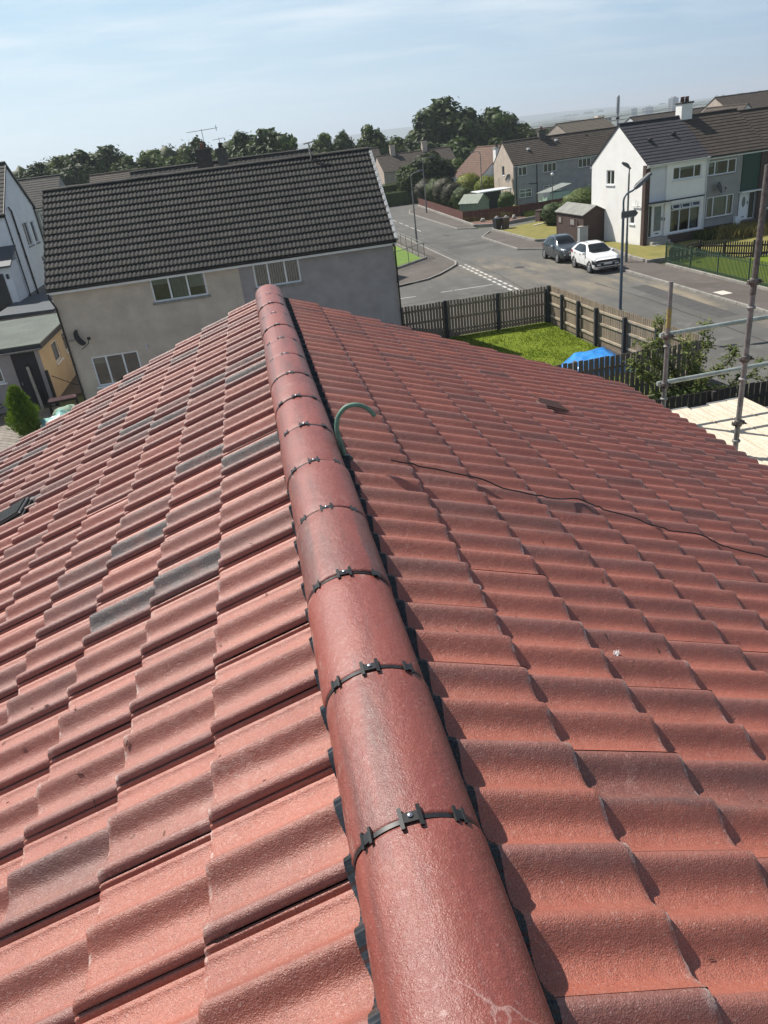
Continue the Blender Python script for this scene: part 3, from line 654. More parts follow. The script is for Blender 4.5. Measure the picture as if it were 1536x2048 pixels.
M_IRON = M('cast_iron', (.055, .052, .05), .6, .3, 8, metal=.3)
for (x, y, lab) in ((16.4, 46.2, 'round iron inspection cover in the middle of the junction'), (17.0, 66.5, 'round iron inspection cover farther up the street')): mb = MB(); mb.lathe([(.33, .001), (.33, .006), (.30, .007)], 20, Matrix.Translation((x, y, 0))); tag(mb.obj('inspection_cover', M_IRON), lab, 'cover')
def grass_mat(name, c1, c2, c3, sc_=1.2):
    m, nt, b, N, L = newmat(name); tc = N('ShaderNodeTexCoord')
    def nz(s, d):
        n = N('ShaderNodeTexNoise'); n.inputs['Scale'].default_value = s; n.inputs['Detail'].default_value = d; n.inputs['Roughness'].default_value = .7; L(tc.outputs['Object'], n.inputs['Vector']); return n.outputs['Fac']
    r = N('ShaderNodeValToRGB'); e = r.color_ramp.elements; e[0].position = .35; e[1].position = .66; e[0].color = (*c1, 1); e[1].color = (*c2, 1); L(nz(sc_, 6), r.inputs[0])
    q = N('ShaderNodeMapRange'); q.inputs[1].default_value = .45; q.inputs[2].default_value = .65; L(nz(12, 4), q.inputs[0]); k = N('ShaderNodeMath'); k.operation = 'MULTIPLY'; L(q.outputs[0], k.inputs[0]); k.inputs[1].default_value = .5
    mx = N('ShaderNodeMix'); mx.data_type = 'RGBA'; L(k.outputs[0], mx.inputs[0]); L(r.outputs[0], mx.inputs[6]); mx.inputs[7].default_value = (*c3, 1); L(mx.outputs[2], b.inputs['Base Color']); b.inputs['Roughness'].default_value = .95; b.inputs['Specular IOR Level'].default_value = .2
    bp = N('ShaderNodeBump'); bp.inputs['Strength'].default_value = .8; bp.inputs['Distance'].default_value = .05; L(nz(35, 4), bp.inputs['Height']); L(bp.outputs[0], b.inputs['Normal']); return m
M_LAWN = grass_mat('lush_lawn', (.135, .190, .012), (.185, .235, .022), (.085, .125, .010))
M_DRY = grass_mat('parched_lawn', (.20, .19, .055), (.29, .25, .085), (.13, .13, .04))
M_TURF = grass_mat('bright_lawn', (.16, .26, .05), (.20, .31, .07), (.12, .19, .04))
def lawn(poly, mat, z=.09): return tag(slab('lawn', poly, -.05, z, mat), kind='structure')
lawn([(5.6, 20.9), (12.6, 20.9), (12.55, 31.8), (5.6, 31.8)], M_LAWN, .02)
lawn([(-8, 53), (9, 52.2), (12.05, 55), (11.8, 66), (-8, 66)], M_TURF, .12)
lawn([(20.75, 64.1), (21.0, 55.2), (22.5, 54.3), (22.5, 56.5), (25.8, 56.5), (25.8, 66), (23.5, 65.4)], M_DRY, .13)
lawn([(22.45, 41.1), (23.8, 41.0), (26.6, 45.7), (24.9, 46.2), (24.0, 52.5), (23.5, 50.1), (22.55, 43.1)], M_DRY, .13)
lawn([(23.0, 20), (30, 20), (32, 38.5), (26.6, 38.0), (25.2, 40.8), (23.0, 40.2)], M_LAWN, .09)
lawn([(26.5, 38.8), (33, 39.5), (36, 48), (27, 46)], M_DRY, .05)
lawn([(21.9, 97), (21.0, 74.2), (25.4, 72.6), (31, 73.8), (32, 82), (28, 82.4), (28, 97)], M_LAWN, .05)
# low edging walls
def low_wall(name, pts, w, h, mat, label, cat='wall'):
    mb = MB()
    for a, b in zip(pts[:-1], pts[1:]):
        d = Vector((b[0]-a[0], b[1]-a[1], 0)); L_ = d.length; d.normalize(); M4 = Matrix(((d.x, -d.y, 0, a[0]), (d.y, d.x, 0, a[1]), (0, 0, 1, 0), (0, 0, 0, 1)))
        mb.box((0, -w/2, -.05), (L_, w/2, h), M4, .015)
    return tag(mb.obj(name, mat), label, cat)
low_wall('edging_wall', [(20.6, 64.5), (20.85, 55.0), (22.2, 54.1), (23.4, 53.9)], .15, .26, M_KERB, 'low concrete edging round the dry lawn beside the wheelie bins')
low_wall('edging_wall', [(25.0, 40.85), (22.35, 40.95), (22.35, 43.0), (23.3, 50.0)], .15, .27, M_KERB, 'low concrete edging of the dry lawn in front of the white house')
low_wall('edging_wall', [(22.72, 39.6), (22.72, 0)], .17, .22, M_KERB, 'long low concrete kerb wall under the green railings')
low_wall('edging_wall', [(26.5, 69.0), (22.0, 67.6), (20.35, 69.1), (20.55, 73.3), (21.5, 97.3)], .18, .28, M_KERB, 'low pale wall below the red timber fence on the bend')
low_wall('edging_wall', [(9.3, 51.6), (12.3, 54.5), (12.0, 66)], .14, .24, M_KERB, 'low kerb wall under the wire mesh fence at the junction')
sheet('gravel_bed', [(20.55, 69.2), (22.0, 67.8), (26.4, 69.2), (30.5, 72.9), (25.3, 71.8), (20.75, 73.2)], .03, M('red_chips', (.21, .10, .08), .95, .35, 10, col2=(.13, .07, .055), fine=.3, fscale=25))
for i, (x, y) in enumerate([(22.2, 72.4), (23.4, 72.0), (24.1, 71.3), (24.8, 70.9)]):
    mb = MB(); r_ = .26-.02*i; mb.lathe([(r_*.85, 0), (r_*1.05, .1), (r_*.9, .22), (r_*.5, .30+.03*i)], 9); mb.v = [(p[0]*(1+.25*noise.noise(Vector(p)*5+Vector((i*7, 0, 0)))), p[1]*(1+.2*noise.noise(Vector(p)*4)), p[2]*(1+.3*noise.noise(Vector((i, 3, p[0]*3))))) for p in mb.v]
    tag(mb.obj('garden_stone', M_CONC, None, (x, y, .03)), ['grey boulder at the left end of the red chip bed', 'squat boulder second from the left on the red chips', 'third grey boulder along the red chip bed', 'boulder nearest the wheelie bins on the red chips'][i], 'stone', 'boulders on the red chip bed')
sheet('manhole_cover', [(20.75, 31.2), (21.3, 31.2), (21.3, 31.95), (20.75, 31.95)], KH+.005, M('pale_cover', (.55, .52, .46), .8, .15, 6), None, 'pale square service cover set in the far pavement', 'cover')
mb = MB(); mb.box((0, 0, 0), (1.9, .22, .05), Matrix.Translation((24.0, 63.4, .14)) @ Matrix.Rotation(R(28), 4, 'Z'), .01); tag(mb.obj('timber_plank', M_BOARD), 'pale timber plank lying on the dry lawn behind the bins', 'plank')
# block paving in the neighbour's yard, extended out of view to bounce beige light
m, nt, b, N, L = newmat('block_paving'); tc = N('ShaderNodeTexCoord'); mp = N('ShaderNodeMapping'); mp.inputs['Rotation'].default_value = (0, 0, R(38)); L(tc.outputs['Object'], mp.inputs[0])
br = N('ShaderNodeTexBrick'); br.inputs['Color1'].default_value = (.20, .175, .15, 1); br.inputs['Color2'].default_value = (.27, .24, .20, 1); br.inputs['Mortar'].default_value = (.07, .06, .05, 1); br.inputs['Scale'].default_value = 1; br.inputs['Brick Width'].default_value = .42; br.inputs['Row Height'].default_value = .21; br.inputs['Mortar Size'].default_value = .014
L(mp.outputs[0], br.inputs['Vector']); L(br.outputs[0], b.inputs['Base Color']); b.inputs['Roughness'].default_value = .9
sheet('paving', [(-30, 7.5), (5.4, 7.5), (5.4, 28.6), (-7.4, 28.6), (-7.4, 31), (-30, 31)], .006, m)

# ------------------------------------------------------------------ house kit
M_UPVC = M('white_upvc', (.72, .73, .74), .35, .06, 5)
M_GLASS = mat_glass()
M_DARKIN = M('dim_room', (.16, .165, .172), .9, .3, 1.2)
M_CURT = M('grey_curtain', (.40, .39, .37), .9, .2, 8, stretch=(3, 3, .2))
M_BLIND = M('cream_blind', (.55, .52, .46), .9, .12, 6)
M_DPIPE = M('black_downpipe', (.010, .011, .013), .4, .2, 10)
M_WPIPE = M('white_downpipe', (.62, .63, .64), .4, .1, 10)
M_SILL = M('stone_sill', (.24, .23, .21), .9, .2, 6)
FACE = {'front': lambda W, D: Matrix.Identity(4),
        'left': lambda W, D: Matrix(((0, 1, 0, 0), (-1, 0, 0, D), (0, 0, 1, 0), (0, 0, 0, 1))),
        'right': lambda W, D: Matrix(((0, -1, 0, W), (1, 0, 0, 0), (0, 0, 1, 0), (0, 0, 0, 1)))}
def face(mb, x0, x1, z0, z1, ops, M4, dep=.13):
    xs = sorted(set([x0, x1]+[v for o in ops for v in o[:2] if x0 < v < x1])); zs = sorted(set([z0, z1]+[v for o in ops for v in o[2:4] if z0 < v < z1]))
    for i in range(len(xs)-1):
        for j in range(len(zs)-1):
            cx, cz = (xs[i]+xs[i+1])/2, (zs[j]+zs[j+1])/2
            if any(o[0] < cx < o[1] and o[2] < cz < o[3] for o in ops): continue
            mb.quad((xs[i], 0, zs[j]), (xs[i+1], 0, zs[j]), (xs[i+1], 0, zs[j+1]), (xs[i], 0, zs[j+1]), M4)
    for o in ops:
        a, b, c, d = o[:4]
        if a < x0-1e-6 or b > x1+1e-6: continue
        for q in (((a, 0, c), (b, 0, c), (b, dep, c), (a, dep, c)), ((a, 0, d), (a, dep, d), (b, dep, d), (b, 0, d)), ((a, 0, c), (a, dep, c), (a, dep, d), (a, 0, d)), ((b, 0, c), (b, 0, d), (b, dep, d), (b, dep, c))): mb.quad(*q, M4)
def window(parent, M4, x0, x1, z0, z1, mull=(), trans=None, frame=None, inside=None, sill=True, open_top=(), fw=.06, pane=None):
    """frame with mullions (x positions), optional transom height; panes, sill, room lining and curtains as sub-parts"""
    fr = frame or M_UPVC; mb = MB(); y0, y1 = .035, .10
    mb.box((x0, y0, z0), (x0+fw, y1, z1), M4); mb.box((x1-fw, y0, z0), (x1, y1, z1), M4); mb.box((x0+fw, y0, z0), (x1-fw, y1, z0+fw), M4); mb.box((x0+fw, y0, z1-fw), (x1-fw, y1, z1), M4)
    for m_ in mull: mb.box((m_-fw/2, y0-.004, z0+fw), (m_+fw/2, y1, z1-fw), M4)
    if trans: 
        xs = [x0+fw]+[v for m_ in mull for v in (m_-fw/2, m_+fw/2)]+[x1-fw]
        for i in range(0, len(xs), 2): mb.box((xs[i], y0, trans-fw/2), (xs[i+1], y1-.003, trans+fw/2), M4)
    w = mb.obj('window', fr, parent)
    g = MB(); xs = [x0+fw]+[v for m_ in mull for v in (m_-fw/2, m_+fw/2)]+[x1-fw]
    for i in range(0, len(xs), 2):
        a, c = xs[i], xs[i+1]; ty = rng.uniform(-.006, .006)
        g.quad((a, .07+ty, z0+fw), (c, .07-ty, z0+fw), (c, .07-ty, z1-fw), (a, .07+ty, z1-fw), M4)
    g.obj('pane', pane or M_GLASS, w)
    if sill:
        s = MB(); s.box((x0-.07, -.07, z0-.075), (x1+.07, .11, z0-.003), M4, .008); s.obj('sill', M_SILL if sill is True else sill, w)
    r = MB(); d = 1.6; r.quad((x0-.3, d, z0-.5), (x1+.3, d, z0-.5), (x1+.3, d, z1+.2), (x0-.3, d, z1+.2), M4)
    r.quad((x0-.3, .14, z0-.5), (x0-.3, .14, z1+.2), (x0-.3, d, z1+.2), (x0-.3, d, z0-.5), M4); r.quad((x1+.3, .14, z0-.5), (x1+.3, d, z0-.5), (x1+.3, d, z1+.2), (x1+.3, .14, z1+.2), M4); r.quad((x0-.3, .14, z1+.2), (x1+.3, .14, z1+.2), (x1+.3, d, z1+.2), (x0-.3, d, z1+.2), M4); r.quad((x0-.3, .14, z0-.5), (x0-.3, d, z0-.5), (x1+.3, d, z0-.5), (x1+.3, .14, z0-.5), M4)
    r.obj('room_lining', M_DARKIN, w)
    if inside:
        for kind, a, c, e, f in inside:
            q = MB()
            if kind == 'curtain':
                nn = max(6, int((c-a)/.035)); q.add([(a+(c-a)*i/nn, .2+.025*math.sin(i*1.9)+.01*math.sin(i*.7), zz) for zz in (e, f) for i in range(nn+1)], [(i, i+1, nn+2+i, nn+1+i) for i in range(nn)], True, M4); q.obj('curtain', M_CURT, w)
            elif kind == 'vertical':
                k = int((c-a)/.09)
                for i in range(k): xx = a+(c-a)*(i+.5)/k; q.quad((xx-.03, .17, e), (xx+.03, .21, e), (xx+.03, .21, f), (xx-.03, .17, f), M4)
                q.obj('vertical_blind', M_BLIND, w)
            else: q.quad((a, .16, e), (c, .16, e), (c, .16, f), (a, .16, f), M4); q.obj('blind', M_BLIND, w)
    return w
def tiled_plane(mb, o, ux, L_, up, S, gauge, wavep=0, amp=.02, th=.022, attr=None):
    """courses of tiles: o eaves corner, ux unit along the eaves, up unit up the slope"""
    o, ux, up = Vector(o), Vector(ux).normalized(), Vector(up).normalized(); nz_ = ux.cross(up).normalized(); n = int(math.ceil(S/gauge))
    if wavep: nx = int(L_/wavep*6); xs = [L_*i/nx for i in range(nx+1)]
    else: nx = max(2, int(L_/.33)*3); xs = [L_*i/nx for i in range(nx+1)]
    for k in range(n):
        a = k*gauge-(.02 if k else 0); b = min(S, (k+1)*gauge+.02); base = len(mb.v); W = len(xs); rn = [rng.random() for _ in range(int(L_/.3)+3)]
        for (v, h) in ((a, -.004), (a, th), (a+.012, th+.004), (b, .004)):
            for x in xs:
                hh = h
                if wavep: hh += amp*((1+math.cos(2*math.pi*x/wavep))/2)**1.2*(1 if h > 0 else .6)
                else: hh += (-.006 if (x % .33) < .012 else 0)*(h > 0)
                j = (rn[int(x/.3)]-.5)*.006*(h > .01)
                mb.v.append(tuple(o+ux*x+up*(v+j)+nz_*(hh+j*.5)))
                if attr is not None: attr.append((rn[int(x/.3)], k/n, rng.random()))
        for r_ in range(3):
            for i in range(W-1): mb.f.append((base+r_*W+i, base+r_*W+i+1, base+(r_+1)*W+i+1, base+(r_+1)*W+i)); mb.sm.append(r_ > 0 and bool(wavep))
def roof_mat(name, c1, c2, lichen=(.16, .14, .07), lk=.3):
    if name in MATS: return MATS[name]
    m, nt, b, N, L = newmat(name); at = N('ShaderNodeAttribute'); at.attribute_name = 'tile'; sp = N('ShaderNodeSeparateColor'); L(at.outputs['Color'], sp.inputs[0])
    mx = N('ShaderNodeMix'); mx.data_type = 'RGBA'; L(sp.outputs[0], mx.inputs[0]); mx.inputs[6].default_value = (*c1, 1); mx.inputs[7].default_value = (*c2, 1)
    tc = N('ShaderNodeTexCoord')
    def lay(prev, s, d, a, c, k, colr):
        n = N('ShaderNodeTexNoise'); n.inputs['Scale'].default_value = s; n.inputs['Detail'].default_value = d; n.inputs['Roughness'].default_value = .68; L(tc.outputs['Object'], n.inputs['Vector'])
        q = N('ShaderNodeMapRange'); q.inputs[1].default_value = a; q.inputs[2].default_value = c; q.inputs[4].default_value = k; L(n.outputs['Fac'], q.inputs[0])
        x = N('ShaderNodeMix'); x.data_type = 'RGBA'; L(q.outputs[0], x.inputs[0]); L(prev, x.inputs[6]); x.inputs[7].default_value = (*colr, 1); return x.outputs[2]
    c = lay(mx.outputs[2], .8, 6, .5, .7, .5, tuple(v*.6 for v in c1)); c = lay(c, 2.2, 8, .56, .72, lk, lichen); c = lay(c, 9, 4, .60, .68, .5*lk, (.30, .28, .24)); c = lay(c, 40, 2, .5, .7, .35, tuple(v*.45 for v in c1))
    L(c, b.inputs['Base Color']); b.inputs['Roughness'].default_value = .85; b.inputs['Specular IOR Level'].default_value = .35; MATS[name] = m; return m
def chimney(parent, x, y, z0, z1, w, d, mat, pots=1, cap=None, potmat=None):
    mb = MB(); mb.box((x-w/2, y-d/2, z0), (x+w/2, y+d/2, z1)); c = mb.obj('chimney', mat, parent)
    k = MB(); k.box((x-w/2-.06, y-d/2-.06, z1), (x+w/2+.06, y+d/2+.06, z1+.10), None, .015); k.obj('coping', cap or mat, c)
    for i in range(pots):
        p = MB(); px_ = x+(i-(pots-1)/2)*min(.34, w*.5); p.lathe([(.13, z1+.1), (.12, z1+.36), (.14, z1+.40), (.11, z1+.42)], 12, Matrix.Translation((px_, y, 0))); p.obj('chimney_pot', potmat or M('clay_pot', (.20, .075, .045), .8, .3, 6), c)
    return c
def gutter_run(parent, W, y, z, mat, x0=0):
    mb = MB(); n = 8; prof = [(y-.0+.055*math.cos(math.pi*(1+i/n)), z+.055*math.sin(math.pi*(1+i/n))) for i in range(n+1)]; mb.prism(prof+[(y+.055, z+.012), (y-.055, z+.012)], x0, W, 'x'); return mb.obj('gutter', mat, parent)
def pipe_run(parent, pts, mat, r=.036):
    mb = MB(); mb.tube(pts, r, 8)
    p, q = Vector(pts[-2]), Vector(pts[-1])
    for i in range(1, 4): c = p.lerp(q, i/4); mb.lathe([(r*1.25, -.03), (r*1.35, 0), (r*1.25, .03)], 8, Matrix.Translation(c))
    return mb.obj('downpipe', mat, parent)
def house(name, label, loc, rz, W, D, ez, rz_, wm, rm, front=(), left=(), right=(), ov=.28, vg=.06, gauge=.34, wavep=0, amp=.02, split=None, base=None, fascia=None, gut=None, th=.026, cat='house', back_roof=True):
    h = thing(name, label, cat, loc, rz)
    FL, FR = FACE['left'](W, D), FACE['right'](W, D); I = Matrix.Identity(4)
    def walls(x0, x1, mat, lab):
        mb = MB(); face(mb, x0, x1, 0, ez, [o['r'] for o in front if x0 <= o['r'][0] < x1], I)
        mb.quad((x0, D, 0), (x0, D, ez), (x1, D, ez), (x1, D, 0))
        if x0 <= 0: face(mb, 0, D, 0, ez, [o['r'] for o in left], FL); mb.add([(0, 0, ez), (0, D/2, rz_-.05), (0, D, ez)], [(0, 1, 2)])
        if x1 >= W: face(mb, 0, D, 0, ez, [o['r'] for o in right], FR); mb.add([(W, 0, ez), (W, D/2, rz_-.05), (W, D, ez)], [(0, 2, 1)])
        o = mb.obj('wall', mat, h)
        if lab: o['label'] = lab
    if split: walls(0, split[0], wm, split[2]); walls(split[0], W, split[1], split[3])
    else: walls(0, W, wm, None)
    for lst, M4 in ((front, I), (left, FL), (right, FR)):
        for o in lst:
            if o.get('door'): continue
            window(h, M4, *o['r'], **{k: v for k, v in o.items() if k not in ('r', 'door')})
    sl = math.hypot(D/2, rz_-ez); cy, cz = (D/2)/sl, (rz_-ez)/sl; S = sl+ov/cy
    mb = MB(); attr = []; tiled_plane(mb, (-vg, -ov, ez-ov*cz/cy), (1, 0, 0), W+2*vg, (0, cy, cz), S, gauge, wavep, amp, th, attr)
    if back_roof: tiled_plane(mb, (W+vg, D+ov, ez-ov*cz/cy), (-1, 0, 0), W+2*vg, (0, -cy, cz), S, gauge, 0, amp, th, attr)
    # solid roof deck under the tiles
    e0 = ez-ov*cz/cy; nA = len(mb.v); mb.prism([(-ov, e0-.004), (D/2, rz_-.004), (D+ov, e0-.004), (D+ov, e0-.05), (D/2, rz_-.10), (-ov, e0-.05)], -vg+.01, W+vg-.01, 'x'); attr += [(.5, .5, .5)]*(len(mb.v)-nA)
    mb.attr = {'tile': attr}; ro = mb.obj('roof', rm, h)
    rc = MB(); k = int((W+2*vg)/.45); at2 = []
    for i in range(k):
        x0 = -vg+(W+2*vg)*i/k; x1 = -vg+(W+2*vg)*(i+1)/k-.006; dz = rng.uniform(-.006, .006); nA = len(rc.v)
        rc.prism([(D/2+.13*math.cos(a), rz_+.0+.085*math.sin(a)+dz) for a in [math.pi*j/8 for j in range(9)]], x0, x1, 'x'); q = rng.random(); at2 += [(q, .5, q)]*(len(rc.v)-nA)
    rc.attr = {'tile': at2}; rc.obj('ridge_cap', rm, ro)
    for sgn in (0, 1):
        fb = MB(); ya, yb, yc = ((-ov+.02, -ov+.045, 0), (D+ov-.02, D+ov-.045, D))[sgn]; fb.add([(x, y, z) for x in (-vg, W+vg) for (y, z) in ((ya, e0-.16), (ya, e0-.03), (yb, e0-.03), (yb, e0-.14), (yc, e0-.14), (yc, e0-.16))], [(0, 1, 7, 6), (1, 2, 8, 7), (2, 3, 9, 8), (3, 4, 10, 9), (4, 5, 11, 10), (5, 0, 6, 11), (0, 1, 2, 3, 4, 5), (6, 7, 8, 9, 10, 11)]); fb.obj('fascia', fascia or M_UPVC, h)
    gutter_run(h, W+vg, -ov-.04, e0-.02, gut or M_DPIPE, -vg)
    if base: bb = MB(); bb.box((-.02, -.02, 0), (W+.02, D+.02, base[0])); bb.obj('base_course', base[1], h)
    return h
def rough(name, c, v=.14, b_=.8): return M(name, c, .95, v, 1.6, bump=b_, bscale=38, fine=.16, fscale=34)
M_GREYHARL = rough('grey_harling', (.315, .285, .285))
M_CREAMHARL = rough('stone_beige_harling', (.51, .435, .36))
M_DKROOF = roof_mat('old_dark_tiles', (.046, .044, .040), (.068, .064, .057), (.13, .115, .07), .35)

# the semi-detached house across the back gardens
dark = house('semi_detached_house', 'two tone beige and grey house under a long dark wavy tiled roof behind the ridge', (-7.35, 28.7, 0), 0, 12.6, 7.3, 5.08, 7.95, M_CREAMHARL, M_DKROOF,
    front=[dict(r=(3.48, 5.47, 3.86, 4.82), mull=(4.14, 4.80), inside=[('curtain', 4.2, 4.75, 3.9, 4.8), ('blind', 3.5, 4.1, 4.45, 4.8), ('blind', 4.85, 5.4, 4.2, 4.8)]),
           dict(r=(7.24, 8.97, 3.83, 4.86), mull=(7.78, 8.42), inside=[('vertical', 7.28, 8.95, 3.88, 4.84)]),
           dict(r=(.68, 2.42, 1.12, 2.25), mull=(1.22, 1.84), sill=M_UPVC, inside=[('blind', .72, 1.2, 1.95, 2.22)]),
           dict(r=(9.0, 9.9, 1.4, 2.25), mull=(9.45,))],
    split=(6.72, M_GREYHARL, 'beige roughcast half of the wall', 'cool grey roughcast half of the wall'), gauge=.335, wavep=.15, amp=.022, th=.058, ov=.30, vg=.07)
pipe_run(dark, [(-.03, -.30, 4.72), (-.03, -.30, 4.6), (.05, -.07, 4.2), (.05, -.06, 0)], M_DPIPE)
pipe_run(dark, [(12.55, -.30, 4.72), (12.62, -.2, 4.6), (12.63, -.06, 4.4), (12.63, -.06, 0)], M_DPIPE)
vbm = MB(); sl = math.hypot(3.65, 2.87); cy, cz = 3.65/sl, 2.87/sl
for k in range(14):
    a = -.36+k*.345; p0 = Vector((12.6, a*cy, 5.08+a*cz)); M4 = Matrix.Translation(p0) @ Matrix.Rotation(math.atan2(cz, cy), 4, 'X'); vbm.box((.04, 0, -.06+.004*(k % 2)), (.16, .335, .07), M4, .01)
vb_ = vbm.obj('verge_cap', M('white_verge', (.40, .41, .41), .6, .12, 4), dark)
mb = MB()
for x in (2.85, 4.4, 10.3): mb.box((x-.02, 3.45, 7.55), (x+.02, 3.5, 8.35 if x > 9 else 7.75))
mb.tube([(10.3, 3.62, 7.9), (10.3, 3.62, 8.45)], .03, 6); mb.tube([(10.1, 3.62, 8.42), (10.52, 3.62, 8.47)], .03, 6); mb.obj('flue', M_CONC, dark)
# satellite dish on the beige wall
def sat_dish(name, label, loc, rz, rad=.40):
    t = thing(name, label, 'dish', loc, rz); mb = MB(); n = 20
    prof = [(rad*i/8, .25*(i/8)**2*rad) for i in range(9)]; M4 = Matrix.Translation((.1, -.36, .05)) @ Matrix.Rotation(R(72), 4, 'X') @ Matrix.Scale(1.12, 4, (0, 1, 0))
    mb.lathe([(.002, 0)]+prof[1:]+[(rad, .25*rad+.012)]+[(r_, z-.014) for r_, z in prof[:0:-1]], n, M4); mb.obj('dish', M('charcoal_mesh', (.045, .047, .05), .5, .2, 30), t)
    mb = MB(); mb.tube([(0, 0, 0), (0, -.14, 0), (.06, -.26, .04)], .022, 8); mb.obj('bracket', M_STEEL, t)
    mb = MB(); mb.tube([(.1, -.38, -.36), (.1, -.72, -.16), (.1, -.78, 0)], .014, 6); mb.box((.06, -.84, -.03), (.14, -.74, .07)); mb.obj('feed_arm', M_DPIPE, t)
    return t
sat_dish('satellite_dish', 'dark mesh satellite dish near the left corner of the beige wall', (-7.22, 28.66, 2.98), R(66), .27)
mb = MB(); mb.box((-.03, -.06, -.05), (.03, 0, .05)); mb.lathe([(.05, 0), (.045, .06), (.01, .09)], 10, Matrix.Translation((0, -.08, -.03)) @ Matrix.Rotation(R(90), 4, 'X')); tag(mb.obj('wall_lamp', M_WPIPE, None, (-4.55, 28.69, 2.35)), 'small pale wall lamp right of the kitchen window', 'lamp')

# ------------------------------------------------------------------ left-hand neighbours
M_FELT = M('mossy_roof_felt', (.125, .150, .125), .9, .25, .7, col2=(.085, .10, .088), fine=.2, fscale=14)
M_YELLOW = M('ochre_render', (.55, .455, .315), .9, .16, 1.2, col2=(.46, .37, .245), fine=.08)
M_DOORDK = M('dark_plum_door', (.018, .014, .020), .6, .35, 3, stretch=(6, 6, .5))
gar = thing('garage_extension', 'flat roofed outbuilding with ochre side wall and dark plum door', 'outbuilding', (-13.6, 31.3, 0))
W_, D_ = 4.45, 6.6
mb = MB(); face(mb, 0, W_, 0, 2.45, [(3.33, 4.27, 0, 2.36), (1.9, 2.82, 1.25, 2.0)], Matrix.Identity(4)); mb.quad((0, 0, 0), (0, D_, 0), (0, D_, 2.45), (0, 0, 2.45)); mb.quad((0, D_, 0), (W_, D_, 0), (W_, D_, 2.45), (0, D_, 2.45)); mb.obj('wall', M_GREYHARL, gar)
FRg = FACE['right'](W_, D_); mb = MB(); ops = [(1.95, 3.0, 1.27, 2.12), (4.05, 4.75, 1.27, 2.12)]; face(mb, 0, D_, 0, 2.45, ops, FRg); w2 = mb.obj('wall', M_YELLOW, gar); w2['label'] = 'warm ochre side wall'
for o in ops: window(gar, FRg, *o, sill=M_UPVC)
window(gar, Matrix.Identity(4), 1.9, 2.82, 1.25, 2.0, sill=M_UPVC)
mb = MB(); mb.box((3.33, .04, .0), (4.27, .09, 2.36)); [mb.box((3.34+.115*k, .028, .02), (3.34+.115*k+.108, .04, 2.34)) for k in range(8)]; d_ = mb.obj('door', M_DOORDK, gar); mb = MB(); mb.box((3.42, 0, 1.02), (3.45, .03, 1.14)); mb.obj('handle', M_STEEL, d_)
mb = MB(); mb.prism([(-.2, 2.5), (W_+.2, 2.5), (W_+.2, 2.62), (-.2, 2.62)], -.22, D_+.1); mb.obj('roof', M_FELT, gar)
mb = MB(); mb.box((-.22, -.245, 2.40), (W_+.22, -.222, 2.60)); mb.box((W_+.202, -.222, 2.40), (W_+.225, D_+.1, 2.60)); mb.obj('fascia', M('dark_grey_fascia', (.028, .030, .034), .6, .2, 4), gar)
gutter_run(gar, W_+.2, -.31, 2.42, M_STEEL, -.2)
# garden clutter by the garage
mb = MB(); mb.box((-.05, -.035, 0), (.05, .035, 1.75), Matrix.Rotation(R(-7), 4, 'X') @ Matrix.Rotation(R(-4), 4, 'Y')); tag(mb.obj('leaning_plank', M_CONC, None, (-9.62, 31.0, .01)), 'grey plank leaning against the dark plum garage door', 'plank')
mb = MB(); mb.box((-.06, -.06, 0), (.06, .06, 1.5), None, .01); tag(mb.obj('dark_post', M_DPIPE, None, (-9.06, 31.15, 0)), 'short dark post at the garage corner', 'post')
t = thing('garden_bench', 'bench with a faded pink seat pad by the garage', 'bench', (-8.55, 30.2, 0), R(8))
for sx in (-.55, .5):
    for sy in (-.2, .18): mb = MB(); mb.box((sx, sy, 0), (sx+.05, sy+.05, .42)); mb.obj('leg', M_DPIPE, t)
mb = MB(); mb.box((-.6, -.24, .42), (.6, .26, .47)); mb.obj('seat', M_DPIPE, t); mb = MB(); mb.box((-.52, -.2, .475), (.54, .2, .56), None, .035); mb.obj('cushion', M('faded_pink_pad', (.40, .25, .24), .9, .2, 5), t)
mb = MB(); mb.tube(spline([(-9.05, 31.6, 1.15), (-8.7, 31.9, .8), (-8.3, 32, .55), (-7.9, 31.9, .5), (-7.7, 31.4, .25)], 6), .018, 6); tag(mb.obj('garden_hose', M_DPIPE), 'dark hose drooping along the ochre garage wall', 'hose')
def lumpy(mb, c, r, seed, n=12, m=8, amp=.25):
    for j in range(m+1):
        for i in range(n):
            a = 2*math.pi*i/n; p = math.pi*j/m; d = Vector((math.sin(p)*math.cos(a), math.sin(p)*math.sin(a), math.cos(p))); k = 1+amp*noise.noise(d*2.2+Vector((seed*3.1, seed, 0)))
            mb.v.append((c[0]+r[0]*d.x*k, c[1]+r[1]*d.y*k, max(c[2]+r[2]*d.z*k, 0 if c[2]-r[2]*.9 < 0 else -99)))
    b = len(mb.v)-n*(m+1)
    for j in range(m):
        for i in range(n): mb.f.append((b+j*n+i, b+(j+1)*n+i, b+(j+1)*n+(i+1) % n, b+j*n+(i+1) % n)); mb.sm.append(True)
    return mb
M_TEAL = M('teal_plastic_sheet', (.10, .34, .32), .4, .3, 4, col2=(.30, .48, .44)); M_GRNCOV = M('pale_green_cover', (.24, .34, .25), .8, .2, 4)
mb = lumpy(MB(), (0, 0, .25), (.75, .55, .42), 4, 18, 10, .5); tag(mb.obj('plastic_sheeting', M_TEAL, None, (-8.0, 27.5, 0)), 'crumpled teal plastic sheeting heaped beside the conifer', 'sheeting')
mb = lumpy(MB(), (0, 0, .45), (.55, .38, .25), 8, 16, 8, .4); tag(mb.obj('covered_box', M_GRNCOV, None, (-8.0, 28.3, 0)), 'pale green covered heap behind the teal sheeting', 'cover')
